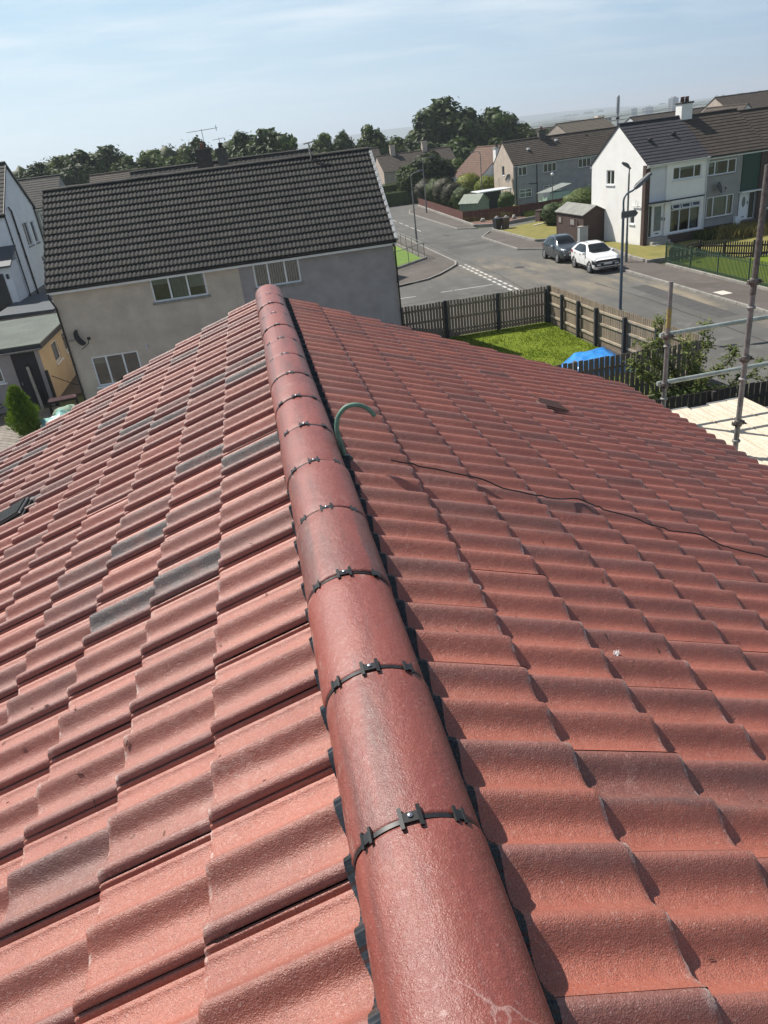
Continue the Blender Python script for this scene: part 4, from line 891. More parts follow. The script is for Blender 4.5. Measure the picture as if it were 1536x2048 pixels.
t = thing('wheelbarrow', 'dark green wheelbarrow left in shade by the garage wall', 'wheelbarrow', (-11.7, 30.0, 0), R(20))
mb = MB(); mb.add([(-.5, -.32, .62), (.5, -.36, .62), (.5, .36, .62), (-.5, .32, .62), (-.3, -.2, .3), (.3, -.22, .3), (.3, .22, .3), (-.3, .2, .3)], [(4, 5, 6, 7), (0, 1, 5, 4), (1, 2, 6, 5), (2, 3, 7, 6), (3, 0, 4, 7)]); mb.obj('tray', M('green_steel', (.012, .07, .05), .5, .3, 6), t)
mb = MB()
for s in (-1, 1): mb.tube([(-.62, s*.08, .18), (-.2, s*.22, .28), (.4, s*.27, .45), (.95, s*.3, .6)], .018, 6); mb.tube([(.25, s*.25, .4), (.35, s*.27, 0)], .016, 6)
mb.obj('frame', M_DPIPE, t); mb = MB(); mb.lathe([(.17, -.04), (.2, -.02), (.2, .02), (.17, .04)], 16, Matrix.Translation((-.62, 0, .2)) @ Matrix.Rotation(R(90), 4, 'X')); mb.obj('wheel', M_DPIPE, t)
t = thing('flower_tub', 'pale blue tub with dry pale leaves under the kitchen window', 'planter', (-6.3, 27.6, .0))
mb = MB(); mb.lathe([(.22, 0), (.32, .62), (.35, .64), (.35, .7), (.29, .7), (.27, .6)], 16); mb.obj('tub', M('pale_blue_tub', (.36, .50, .58), .5, .15, 5), t)
mb = MB()
for k in range(14): a = rng.uniform(0, 6.28); l_ = rng.uniform(.25, .5); mb.tube([(0, 0, .62), (math.cos(a)*l_*.5, math.sin(a)*l_*.5, .62+l_*.7), (math.cos(a)*l_, math.sin(a)*l_, .62+l_*.8)], [.02, .03, .004], 4)
mb.obj('leaves', M('straw_leaves', (.50, .44, .32), .9, .2, 6), t)
mb = MB(); mb.box((-.08, -.08, 0), (.08, .08, 1.9), None, .015); tag(mb.obj('gate_post', M_DPIPE, None, (-10.62, 26.3, 0)), 'dark timber post at the left edge beyond the tiles', 'post')

M_WHITEHARL = M('white_harling', (.70, .72, .76), .95, .07, 1.5, bump=.6, bscale=40, fine=.05)
lw = house('white_gable_house', 'white gabled house at the far left with black downpipes', (-21.4, 46.9, 2), 0, 8.2, 6.8, 5.05, 7.5, M_WHITEHARL, M_DKROOF,
    right=[dict(r=(3.15, 4.35, 2.9, 4.25), mull=(3.75,)), dict(r=(5.2, 5.9, 1.7, 2.1)), dict(r=(5.1, 5.9, 2.9, 4.2))], gauge=.33, ov=.2, vg=.1, fascia=M_DPIPE, base=(.55, M('grey_plinth', (.13, .135, .15), .9, .15, 3)))
pipe_run(lw, [(8.34, 1.0, 5.2), (8.27, 1.6, 5.0), (8.27, 1.7, 0)], M_DPIPE, .05)
for yy in (.02, 6.75): pipe_run(lw, [(8.3, yy, 4.9), (8.27, yy, 4.8), (8.27, yy, 0)], M_DPIPE, .04)
bb = MB()
for s in (0, 1):
    y0, y1 = (-.22, 3.4) if s == 0 else (7.02, 3.4); z0_, z1_ = 4.92, 7.5; bb.add([(8.32, y0, z0_-.14), (8.32, y1, z1_-.14), (8.32, y1, z1_+.03), (8.32, y0, z0_+.03), (8.29, y0, z0_-.14), (8.29, y1, z1_-.14), (8.29, y1, z1_+.03), (8.29, y0, z0_+.03)], [(0, 1, 2, 3), (7, 6, 5, 4), (0, 4, 5, 1), (3, 2, 6, 7)])
bb.obj('bargeboard', M_DPIPE, lw)
M_SLATE = M('blue_slate', (.060, .072, .085), .6, .3, 3, col2=(.045, .055, .065))
po = thing('entrance_porch', 'small white porch with a blue slate roof on the white gable house', 'porch', (-15.0, 45.0, 2))
mb = MB(); mb.box((0, 0, 0), (1.75, 1.88, 2.55)); mb.obj('wall', M_WHITEHARL, po); mb = MB(); mb.prism([(-.25, 2.5), (2.0, 2.62), (-.1, 3.35)], -.3, 1.88) if False else mb.add([(-.2, -.3, 2.45), (1.95, -.3, 2.45), (1.95, 1.88, 3.3), (-.2, 1.88, 3.3), (-.2, -.3, 2.35), (1.95, -.3, 2.35), (1.95, 1.88, 3.2), (-.2, 1.88, 3.2)], [(0, 1, 2, 3), (7, 6, 5, 4), (0, 4, 5, 1), (1, 5, 6, 2), (3, 7, 4, 0)]); mb.obj('roof', M_SLATE, po)
mb = MB(); mb.box((.5, -.04, 0), (1.35, 0, 2.05)); mb.obj('door', M_DPIPE, po); mb = MB(); mb.box((1.5, -.12, 1.75), (1.62, 0, 2.0)); mb.obj('lantern', M_DPIPE, po)
gar2 = thing('slate_garage', 'low garage with a smooth blue grey roof below the white gable', 'garage', (-13.4, 41.0, 0))
mb = MB(); mb.box((0, 0, 0), (2.7, 6.0, 2.25)); mb.obj('wall', M_GREYHARL, gar2); mb = MB(); mb.prism([(-.15, 2.3), (2.85, 2.3), (2.85, 2.42), (-.15, 2.48)], -.2, 6.2); mb.obj('roof', M_SLATE, gar2)
cons = thing('glazed_lean_to', 'glazed white lean-to roof beside the felt roofed garage', 'lean-to', (-16.9, 38.6, 0))
mb = MB(); mb.box((0, 0, 0), (3.0, 2.0, 2.4)); mb.obj('wall', M_WHITEHARL, cons); mb = MB(); mb.add([(-.1, -.2, 2.45), (3.1, -.2, 2.45), (3.1, 2.0, 3.2), (-.1, 2.0, 3.2)], [(0, 1, 2, 3)]); mb.obj('glazing', M('dusty_glazing', (.30, .33, .35), .25, .25, 5), cons)
mb = MB(); [mb.tube([(-.1+.4*k, -.22, 2.47), (-.1+.4*k, 2.0, 3.22)], .03, 4) for k in range(9)]; mb.obj('glazing_bar', M_UPVC, cons)

# ------------------------------------------------------------------ the terrace across the street
M_WHITEW = M('fresh_white_render', (.86, .845, .815), .9, .05, 1.2, col2=(.79, .77, .735), bump=.35, bscale=18, fine=.04)
M_WHITEF = M('white_front_render', (.66, .67, .70), .9, .06, 2, bump=.3, bscale=30)
M_GREYF = M('grey_front_render', (.30, .295, .285), .95, .12, 1.5, bump=.5, bscale=35, fine=.1)
M_BRICK = mat_brick('dark_brick', (.085, .040, .030), (.055, .028, .022), (.10, .09, .08))
M_NEWROOF = roof_mat('new_slate_grey_tiles', (.046, .046, .054), (.056, .056, .064), (.06, .06, .065), .1)
M_BRNROOF = roof_mat('brown_tiles', (.060, .047, .038), (.080, .064, .051), (.10, .09, .06), .3)
M_GREENCLAD = M('dark_green_boards', (.012, .050, .030), .6, .2, 3, stretch=(1, 1, 10))
C0 = Vector((24.97, 46.48, 0)); RZ = R(7); FX = Vector((math.cos(RZ), math.sin(RZ), 0))
wh = house('white_corner_house', 'white end house with bright gable and new slate grey roof', C0, RZ, 4.45, 6.3, 4.98, 7.28, M_WHITEW, M_NEWROOF,
    front=[dict(r=(.27, 1.50, 0, 4.98), door=True), dict(r=(1.94, 4.06, 3.77, 4.52), mull=(2.45, 3.52), inside=[('blind', 2.5, 3.5, 4.3, 4.5)], sill=M_WHITEF), dict(r=(1.90, 4.18, .62, 2.36), mull=(2.62, 3.40), trans=1.98, inside=[('curtain', 1.95, 2.25, .7, 2.3), ('curtain', 3.6, 4.1, .7, 2.3)], sill=M_UPVC)],
    left=[dict(r=(1.84, 2.77, 3.70, 4.60), mull=(2.3,), sill=M_UPVC), dict(r=(4.67, 5.19, 1.36, 2.2), sill=M_UPVC)], ov=.16, vg=.05, gauge=.30, th=.03, gut=M_WPIPE, fascia=M_UPVC)
mb = MB(); mb.box((-.07, -.02, 0), (.26, .30, 4.86)); mb.obj('brick_pier', M_BRICK, wh)
mb = MB(); mb.box((.27, .13, 2.62), (1.50, .2, 4.98)); mb.box((.27, .13, 0), (.33, .2, 2.62)); mb.box((1.42, .13, 0), (1.5, .2, 2.62)); p_ = mb.obj('entrance_wall', M_WHITEF, wh)
mb = MB(); mb.box((.20, -.42, 2.53), (1.62, .13, 2.60)); c_ = mb.obj('door_canopy', M_UPVC, wh); mb = MB(); mb.box((.17, -.45, 2.60), (1.65, .13, 2.66)); mb.obj('canopy_felt', M_DPIPE, c_)
def front_door(parent, x0, x1, z0, z1, y, side, mat, glass=True, oval=False):
    """door with its sidelight; side = (x0, x1) of the sidelight"""
    mb = MB(); mb.box((x0, y, z0), (x1, y+.06, z1), None, .008); d = mb.obj('door', mat, parent)
    g = MB(); xm = (x0+x1)/2
    if oval: g.prism([(xm+.14*math.cos(a), z0+(z1-z0)*.66+.33*math.sin(a)) for a in [2*math.pi*k/16 for k in range(16)]], y-.006, y+.01)
    else: g.box((x0+.14, y-.006, z0+.35), (x1-.14, y+.01, z1-.13))
    g.obj('glazed_panel', M('obscure_glass', (.16, .18, .18), .15, .2, 5), d)
    h_ = MB(); h_.box((x1-.09, y-.05, z0+.95), (x1-.06, y, z0+1.15)); h_.box((xm-.13, y-.012, z0+.16), (xm+.13, y, z0+.22)); h_.obj('handle', M_DPIPE, d)
    s = MB(); s.box((side[0], y+.01, z0), (side[1], y+.05, z1)); sl_ = s.obj('sidelight', mat, parent); s = MB(); s.box((side[0]+.05, y, z0+.06), (side[1]-.05, y+.012, z1-.06)); s.obj('pane', M('dark_glass', (.03, .035, .04), .08, .2, 5), sl_)
front_door(wh, .62, 1.42, .52, 2.48, .10, (.33, .61), M_UPVC)
mb = MB(); mb.box((1.45, -.03, 1.45), (1.5, 0, 1.62)); mb.obj('doorbell', M_DPIPE, wh)
for i, (d, z1) in enumerate(((.95, .17), (.65, .34), (.35, .51))):
    mb = MB(); mb.box((.2, -d, 0 if i == 0 else z1-.17), (1.55, .12, z1), None, .01); mb.obj('step', M_CONC, wh)
mb = MB(); mb.box((1.53, -.22, 0), (4.42, -.002, .50)); mb.obj('bay_plinth', M_BRICK, wh)
mb = MB(); mb.box((1.75, -.14, 2.58), (4.32, -.002, 2.65)); mb.obj('bay_lead', M_DPIPE, wh); mb = MB(); mb.box((1.8, -.11, 2.40), (4.28, -.002, 2.575)); mb.obj('bay_fascia', M_UPVC, wh)
for a, c in ((1.98, 2.58), (2.68, 3.36), (3.46, 4.1)):
    mb = MB(); M4 = Matrix.Translation((0, .03, 2.31)) @ Matrix.Rotation(R(-32), 4, 'X'); mb.box((a, -.03, -.32), (c, 0, -.27), M4); mb.box((a, -.03, -.05), (c, 0, 0), M4); mb.box((a, -.03, -.27), (a+.05, 0, -.05), M4); mb.box((c-.05, -.03, -.27), (c, 0, -.05), M4); o = mb.obj('top_vent', M_UPVC, wh)
    mb = MB(); mb.quad((a+.05, -.015, -.27), (c-.05, -.015, -.27), (c-.05, -.015, -.05), (a+.05, -.015, -.05), M4); mb.obj('pane', M_GLASS, o)
pipe_run(wh, [(4.36, -.22, 4.86), (4.44, -.12, 4.6), (4.44, -.05, 4.4), (4.44, -.05, 0)], M_WPIPE, .04)
chimney(wh, 4.85, 3.15, 6.6, 7.98, .82, .62, M_WHITEW, 2, M('dark_coping', (.05, .045, .045), .8, .2, 5), M('brown_pot', (.10, .045, .035), .7, .3, 6))
mb = MB(); mb.tube([(-.03, .5, 2.45), (-.10, .5, 2.5), (-.10, 1.35, 2.52)], .03, 6); mb.tube([(-.08, .9, 2.5), (-.08, .9, 2.9)], .02, 6); mb.obj('flue_pipe', M_UPVC, wh)
vt = MB()
for x, s in ((1.2, .55), (3.1, .62)): y = 3.15*s-.2; z = 4.98+(7.28-4.98)*s*.93; vt.box((x-.12, y-.14, z-.02), (x+.12, y+.1, z+.14), Matrix.Identity(4), .02)
vt.obj('roof_vent', M_DPIPE, wh)
gh = house('grey_terrace_house', 'grey rendered middle house with dark green boarding over a white door', C0+FX*4.46, RZ, 4.52, 6.3, 4.95, 7.26, M_GREYF, M_BRNROOF,
    front=[dict(r=(.10, 2.26, 3.69, 4.53), mull=(.62, 1.62), inside=[('blind', .15, .6, 4.2, 4.5), ('curtain', .7, 1.0, 3.7, 4.5)]), dict(r=(.18, 2.28, 1.13, 2.40), mull=(.70, 1.78), inside=[('curtain', .2, 2.2, 1.15, 2.35)]), dict(r=(2.66, 4.06, .62, 2.36), door=True)], ov=.16, vg=.0, gauge=.30, th=.03, gut=M_BRNROOF if False else M_DPIPE)
mb = MB(); mb.box((2.70, -.05, 2.46), (4.05, -.002, 4.84)); [mb.box((2.70, -.062, 2.47+.148*k), (4.05, -.05, 2.47+.148*k+.138)) for k in range(16)]; mb.obj('boarding', M_GREENCLAD, gh)
mb = MB(); mb.box((2.6, -.35, 2.37), (4.12, -.002, 2.45)); mb.obj('door_canopy', M_UPVC, gh)
front_door(gh, 2.78, 3.50, .64, 2.34, .06, (3.52, 4.02), M_UPVC, True, True)
mb = MB(); mb.box((4.07, -.12, 0), (4.5, -.002, 4.84)); mb.obj('brick_pier', M_BRICK, gh)
mb = MB(); mb.box((0, -.06, 0), (2.6, -.002, .6)); mb.obj('plinth', M_BRICK, gh)
mb = MB(); mb.box((2.3, -.3, .42), (2.78, -.062, .96), None, .02); mb.obj('meter_box', M_UPVC, gh)
for i, d in enumerate((1.35, 1.05, .75, .45)): mb = MB(); mb.box((2.75, -d, .15*i), (4.1, -.003, .15*(i+1)), None, .01); mb.obj('step', M_BRICK, gh)
sat_dish('satellite_dish', 'round dark satellite dish on the grey house between its windows', C0+FX*4.98+Vector((0, -.03, 2.88)), R(40), .30)
bh = house('brick_terrace_house', 'brown roofed house at the right edge behind the scaffold pole', C0+FX*8.99, RZ, 5.2, 6.3, 4.90, 7.12, M_BRICK, M_BRNROOF,
    front=[dict(r=(.45, 2.6, 3.69, 4.5), mull=(1.1, 1.9)), dict(r=(.3, 2.4, 1.1, 2.4), mull=(1.0, 1.7))], ov=.16, vg=.0, gauge=.30, th=.03)

# ------------------------------------------------------------------ houses further off
M_PINKHARL = rough('pinkish_harling', (.46, .38, .32)); M_GREY2 = rough('blue_grey_harling', (.30, .29, .295)); M_CREAM2 = rough('cream_render', (.50, .42, .28)); M_REDROOF = roof_mat('russet_tiles', (.115, .065, .048), (.14, .085, .062), (.12, .10, .06), .2)
h2 = house('semi_detached_house', 'house behind the dark roof, only its tiles and two chimneys showing', (-6.6, 49.4, 0), 0, 11.6, 7.2, 5.3, 8.15, M_GREY2, M_DKROOF, gauge=.34, wavep=.3, amp=.02)
c1 = chimney(h2, 4.72, 2.75, 6.6, 8.85, .95, .6, M('sooty_brick', (.06, .052, .048), .9, .3, 5), 1); chimney(h2, 5.85, 2.6, 6.6, 8.75, .62, .6, M('sooty_harl', (.085, .078, .068), .9, .3, 5), 1, None, M('black_cowl', (.02, .02, .02), .6, .2, 6))
t = thing('tv_aerial', 'thin television aerial standing on the left chimney behind the dark roof', 'aerial', (-1.7, 52.2, 8.9)); mb = MB(); mb.tube([(0, 0, -.6), (0, 0, 1.12)], .018, 6); mb.obj('mast', M_DPIPE, t)
mb = MB(); mb.tube([(-.95, 0, 1.03), (1.0, 0, 1.10)], .014, 5); [mb.tube([(-.85+.17*k, -.16, 1.035+.003*k), (-.85+.17*k, .16, 1.035+.003*k)], .007, 4) for k in range(10)]; mb.tube([(.9, -.22, .95), (.9, -.22, 1.25), (.9, .22, 1.25), (.9, .22, .95)], .014, 4); mb.obj('antenna', M_DPIPE, t)
t = thing('tv_aerial', 'short stub aerial on the second chimney behind the dark roof', 'aerial', (-.75, 52.0, 9.0)); mb = MB(); mb.tube([(0, 0, -.3), (0, 0, .45)], .016, 6); mb.obj('mast', M_DPIPE, t); mb = MB(); mb.tube([(-.4, 0, .35), (.35, 0, .40)], .012, 5); [mb.tube([(-.35+.15*k, -.12, .36), (-.35+.15*k, .12, .36)], .006, 4) for k in range(5)]; mb.obj('antenna', M_DPIPE, t)
house('terraced_house', 'lilac grey house between the white gable and the dark roof', (-20.5, 67.5, 2), 0, 5.9, 7, 4.6, 6.6, M_GREY2, M_DKROOF, front=[dict(r=(4.2, 5.2, 3.0, 4.1), mull=(4.7,))], gauge=.34)
house('terraced_house', 'distant brown roof just above the dark roof at the left', (-13.6, 76, 2), 0, 5.2, 7, 4.4, 6.25, M_GREY2, M_BRNROOF, gauge=.34)
gm = house('grey_street_house', 'long grey house with a pinkish gable and brown roof on the bend', (28.95, 82.5, 0), R(2.5), 15, 5.9, 4.15, 6.32, M_GREY2, M_BRNROOF,
    front=[dict(r=(.55, 1.55, 2.92, 3.78), mull=(1.0,)), dict(r=(3.45, 4.95, 2.9, 3.78), mull=(3.95, 4.45)), dict(r=(.62, 2.05, .7, 1.55), mull=(1.3,), trans=1.2), dict(r=(3.4, 4.9, .98, 1.6), mull=(4.1,), trans=1.35), dict(r=(7.5, 9.0, 2.9, 3.78), mull=(8.0, 8.5)), dict(r=(11, 12.5, 2.9, 3.78), mull=(11.7,))],
    left=[dict(r=(2.6, 3.3, 3.0, 3.95), sill=M_UPVC)], ov=.18, vg=.06, gauge=.30, th=.03)
mb = MB(); FLg = FACE['left'](15, 5.9); mb.add([(-.025, 5.9, .0), (-.025, 3.29+.02, 0), (-.025, 3.31, 3.0), (-.025, 3.31, 3.95), (-.025, 3.31, 6.2-.17), (-.025, 2.95, 6.26), (-.025, 2.59, 6.02), (-.025, 2.59, 3.95), (-.025, 2.59, 3.0), (-.025, 2.59, 0), (-.025, 0, 0), (-.025, 0, 4.1), (-.025, 5.9, 4.1)], [(0, 1, 4, 12), (9, 10, 11, 6), (4, 5, 6, 7, 3), (2, 8, 9, 1)]); g_ = mb.obj('gable_wall', M_PINKHARL, gm)
pipe_run(gm, [(.25, -.16, 4.0), (.28, -.06, 3.8), (.28, -.06, 0)], M_DPIPE, .05); pipe_run(gm, [(2.65, -.16, 4.0), (2.65, -.06, 3.8), (2.65, -.06, 0)], M_DPIPE, .05)
mb = MB(); mb.tube([(1.7, -.08, 2.05), (2.65, -.08, 1.95)], .04, 6); mb.obj('waste_pipe', M_DPIPE, gm)
chimney(gm, 4.55, 2.95, 5.7, 6.95, .75, .55, M('sooty_harl', (.085, .078, .068)), 1); 
for x, s in ((2.35, .5), (5.9, .72)): mb = MB(); y = 2.95*s; z = 4.15+2.17*s+.05; mb.box((x-.14, y-.14, z-.02), (x+.14, y+.12, z+.2), None, .03); mb.obj('vent_cowl', M_UPVC, gm)
mb = MB(); mb.box((9.5, 2.3, 5.75), (9.75, 2.5, 6.0)); mb.obj('vent_cowl', M_DPIPE, gm)
sat_dish('satellite_dish', 'dark dish high on the pinkish gable of the grey house', (28.9, 83.3, 2.75), R(-70), .38)
bg = house('bungalow', 'white walled bungalow with russet roof and slim white chimney', (36.0, 94.6, 0), R(97), 9, 7.2, 2.85, 5.75, M_WHITEF, M_REDROOF, left=[dict(r=(.6, 2.2, .8, 2.2), mull=(1.1, 1.7), trans=1.6)], gauge=.3)
mb = MB(); mb.box((-.9, 5.0, 0), (-.15, 5.65, 5.6)); c_ = mb.obj('chimney', M_WHITEW, bg); mb = MB(); mb.box((-1.0, 4.92, 5.6), (-.08, 5.73, 5.72)); mb.obj('coping', M_CONC, c_); mb = MB(); mb.lathe([(.15, 5.72), (.13, 6.1), (.16, 6.15)], 10, Matrix.Translation((-.5, 5.3, 0))); mb.obj('chimney_pot', M_DPIPE, c_)
house('gabled_cottage', 'small cream gabled cottage with a grey roof beyond the bungalow', (39.6, 122, 0), R(97), 8, 5.4, 2.6, 4.9, M_CREAM2, M_DKROOF, gauge=.34)
rh = house('row_house', 'long brown roofed row with two pale chimneys behind the leafy tree', (20.2, 112, 0), R(3), 11, 7, 4.0, 5.95, M_PINKHARL, M_BRNROOF, gauge=.34); chimney(rh, 2.4, 3.4, 5.4, 7.0, .7, .6, M_PINKHARL, 0); chimney(rh, 7.2, 3.4, 5.4, 7.0, .7, .6, M_PINKHARL, 0)
rs = house('roadside_house', 'slate grey house at the far bend beside the dark roof edge', (8.2, 117.5, 0), R(1), 13.2, 7, 4.45, 7.05, M_GREY2, M_BRNROOF, front=[dict(r=(11.0, 12.0, 2.7, 3.9), inside=[('blind', 11, 12, 2.8, 3.85)]), dict(r=(11.6, 12.3, .5, 1.9)), dict(r=(7, 8.4, 2.8, 3.9), mull=(7.7,))], gauge=.32)
house('hipped_house', 'fawn roofed house beyond the white gable, beside the mast', (49.2, 112, 0), R(20), 9.5, 9, 4.6, 7.1, M_PINKHARL, roof_mat('fawn_tiles', (.13, .11, .085), (.16, .135, .10)), gauge=.36)
house('distant_house', 'low brown roofed house behind the white chimney', (60.0, 112, 0), R(12), 15, 8, 4.6, 6.7, M_WHITEF, M_BRNROOF, gauge=.36)
house('distant_house', 'large brown roofed block at the upper right horizon', (69.0, 104, 0), R(6), 22, 10, 5.2, 7.9, M_PINKHARL, M_BRNROOF, gauge=.36)
house('distant_house', 'brown house with a pale gable end below the large roof at upper right', (62.5, 88, 0), R(98), 7, 6.5, 4.3, 6.9, M_WHITEF, M_BRNROOF, gauge=.36)
house('distant_house', 'far brown roof right of the fawn roofed house', (57, 150, 0), R(15), 13, 8, 4.8, 6.3, M_PINKHARL, M_BRNROOF, gauge=.36)

# ------------------------------------------------------------------ sheds, bins, cabinet
M_SHED = M('brown_shiplap', (.058, .033, .026), .8, .3, 2.5, stretch=(.5, .5, 7)); M_SHEDROOF = M('grey_shed_felt', (.215, .215, .195), .9, .2, 1.5)
def shed(name, label, loc, rz, W, D, ez, rz_, wm, rm, ridge_x=True, wins=(), door=None):
    t = thing(name, label, 'shed', loc, rz); mb = MB()
    k = max(1, int(ez/.13))
    for i in range(k): z0 = ez*i/k; z1 = ez*(i+1)/k; mb.add([(0, 0, z0), (W, 0, z0), (W, D, z0), (0, D, z0), (.014, .014, z1), (W-.014, .014, z1), (W-.014, D-.014, z1), (.014, D-.014, z1)], [(0, 1, 5, 4), (1, 2, 6, 5), (2, 3, 7, 6), (3, 0, 4, 7)])
    mb.add([(0, 0, ez), (W, 0, ez), (W/2, 0, rz_), (0, D, ez), (W, D, ez), (W/2, D, rz_)], [(0, 1, 2), (4, 3, 5)]); mb.obj('wall', wm, t)
    mb = MB(); e = .12; s = (rz_-ez)/(W/2); mb.prism([(-e, ez-e*s), (W/2, rz_), (W+e, ez-e*s), (W+e, ez-e*s+.05), (W/2, rz_+.05), (-e, ez-e*s+.05)], -e, D+e); mb.obj('roof', rm, t)
    for (y0, y1, z0, z1) in wins:
        mb = MB(); mb.box((-.03, y0, z0), (0, y1, z1)); w = mb.obj('window', wm, t); mb = MB(); mb.box((-.036, y0+.06, z0+.06), (-.028, y1-.06, z1-.06)); mb.obj('pane', M('dusty_pane', (.25, .24, .22), .3, .2, 5), w)
    mb = MB()
    for (x, y) in ((-.02, -.02), (W-.03, -.02), (-.02, D-.03), (W-.03, D-.03)): mb.box((x, y, 0), (x+.05, y+.05, ez))
    mb.obj('corner_trim', wm, t)
    return t
sh = shed('garden_shed', 'dark brown shiplap shed with grey roof beside the white gable', (22.85, 51.0, .02), R(2), 1.78, 4.4, 1.95, 2.42, M_SHED, M_SHEDROOF, wins=((3.5, 4.05, 1.15, 1.62), (1.35, 2.1, 1.12, 1.6)))
mb = MB(); mb.box((-.035, .86, .05), (-.01, .92, 1.5)); mb.obj('door_edge', M_DPIPE, sh)
shed('garden_shed', 'small pale green shed behind the red timber fence', (23.0, 76.6, .05), R(38), 2.0, 2.2, 1.35, 2.05, M('pale_green_boards', (.22, .26, .20), .8, .2, 3), M('green_grey_felt', (.26, .29, .24), .9, .15, 3))
t = thing('carport', 'white flat canopy roof on posts behind the green shed', 'carport', (24.2, 79.6, 0), R(4)); mb = MB(); mb.box((-.1, -.1, 2.0), (3.6, 2.4, 2.1), None, .02); mb.obj('roof', M_UPVC, t)
for x, y in ((0, 0), (3.4, 0), (0, 2.2), (3.4, 2.2)): mb = MB(); mb.box((x, y, 0), (x+.09, y+.09, 2.0)); mb.obj('post', M_UPVC, t)
mb = MB(); mb.box((.2, 2.25, .1), (3.3, 2.3, 1.9)); mb.obj('screen', M_DPIPE, t)
t = thing('greenhouse', 'pale green glazed lean-to by the grey house', 'greenhouse', (30.2, 76.2, 0), R(5)); mb = MB(); mb.box((0, 0, 0), (2.6, 2, 1.35)); mb.obj('wall', M('mint_panel', (.30, .42, .37), .5, .15, 3), t); mb = MB(); mb.add([(-.1, -.1, 1.38), (2.7, -.1, 2.0), (2.7, 2.1, 2.0), (-.1, 2.1, 1.38), (-.1, -.1, 1.3), (2.7, -.1, 1.92), (2.7, 2.1, 1.92), (-.1, 2.1, 1.3)], [(0, 1, 2, 3), (7, 6, 5, 4), (0, 4, 5, 1), (1, 5, 6, 2), (3, 0, 4, 7)]); mb.obj('roof', M('mint_roof', (.20, .22, .20), .6, .2, 3), t)
t = thing('wooden_store', 'low dark wooden store left of the brown shed', 'store', (25.3, 65.6, .05), R(8)); mb = MB(); mb.box((0, 0, 0), (1.1, .8, .95)); [mb.box((.01+.14*k, -.015, .03), (.12+.14*k, 0, .92)) for k in range(8)]; mb.obj('body', M_SHED, t); mb = MB(); mb.box((-.05, -.06, .95), (1.15, .85, 1.0)); mb.obj('lid', M_SHED, t)
def wheelie(loc, rz, mat, label):
    t = thing('wheelie_bin', label, 'bin', loc, rz, 'wheelie bins at the driveway'); mb = MB(); mb.add([(-.21, -.24, .06), (.21, -.24, .06), (.21, .22, .06), (-.21, .22, .06), (-.28, -.34, .95), (.28, -.34, .95), (.28, .34, .95), (-.28, .34, .95)], [(3, 2, 1, 0), (0, 1, 5, 4), (1, 2, 6, 5), (2, 3, 7, 6), (3, 0, 4, 7)]); mb.box((-.3, -.36, .92), (.3, .36, .96)); mb.obj('body', mat, t)
    mb = MB(); mb.prism([(-.37, .965), (.38, .965), (.36, 1.01), (.1, 1.06), (-.36, 1.0)], -.3, .3, 'x'); mb.obj('lid', mat, t); mb = MB(); mb.tube([(-.24, .4, .98), (.24, .4, .98)], .018, 6); mb.obj('handle', mat, t)
    for s in (-1, 1): mb = MB(); mb.lathe([(.1, -.03), (.1, .03)], 14, Matrix.Translation((s*.22, .24, .1)) @ Matrix.Rotation(R(90), 4, 'Y')); mb.obj('wheel', M_DPIPE, t)
wheelie((21.05, 64.6, .02), R(10), M('black_bin', (.016, .018, .022), .45, .15, 5), 'black wheelie bin, left one of the pair at the driveway')
wheelie((21.72, 64.4, .02), R(4), M('brown_bin', (.075, .055, .042), .5, .15, 5), 'brown wheelie bin, right one of the pair at the driveway')
t = thing('utility_cabinet', 'pale grey street cabinet behind the parked cars', 'cabinet', (22.55, 50.9, KH), R(4)); mb = MB(); mb.box((0, 0, 0), (.62, .38, 1.1), None, .015); mb.obj('body', M('cabinet_grey', (.33, .35, .35), .6, .1, 4), t); mb = MB(); mb.box((-.03, -.03, 1.1), (.65, .41, 1.14), None, .01); mb.obj('cap', M_CONC, t)
mb = MB(); mb.box((.03, -.012, .06), (.30, 0, 1.05)); mb.box((.32, -.012, .06), (.59, 0, 1.05)); mb.obj('door', M('cabinet_grey', (.33, .35, .35)), t)
mb = MB()
for k, (x, w) in enumerate(((0, .5), (.6, .62))):
    nn = 8; mb.add([(x+w*i/nn, .05*math.sin(i*1.3+k), zz-(.05*math.sin(i*1.1) if zz < 1.2 else 0)) for zz in (.85+.2*k, 1.55) for i in range(nn+1)], [(i, i+1, nn+2+i, nn+1+i) for i in range(nn)], True)
t = thing('washing_line', 'clothes line with two pale sheets by the greenhouse', 'washing line', (28.9, 75.4, 0))
o = MB(); o.v, o.f, o.sm = mb.v[:18], mb.f[:8], mb.sm[:8]; o.obj('laundry', M('laundry_white', (.74, .72, .72), .9, .1, 4), t)
o = MB(); o.add(mb.v[18:], [tuple(i-18 for i in f) for f in mb.f[8:]], True); o.obj('laundry', M('laundry_lilac', (.55, .53, .60), .9, .1, 4), t)
for x in (-.3, 1.6): o = MB(); o.tube([(x, 0, 0), (x, 0, 1.65)], .03, 6); o.obj('post', M_STEEL, t)
o = MB(); o.tube([(-.3, 0, 1.58), (1.6, 0, 1.58)], .008, 4); o.obj('line', M_STEEL, t)

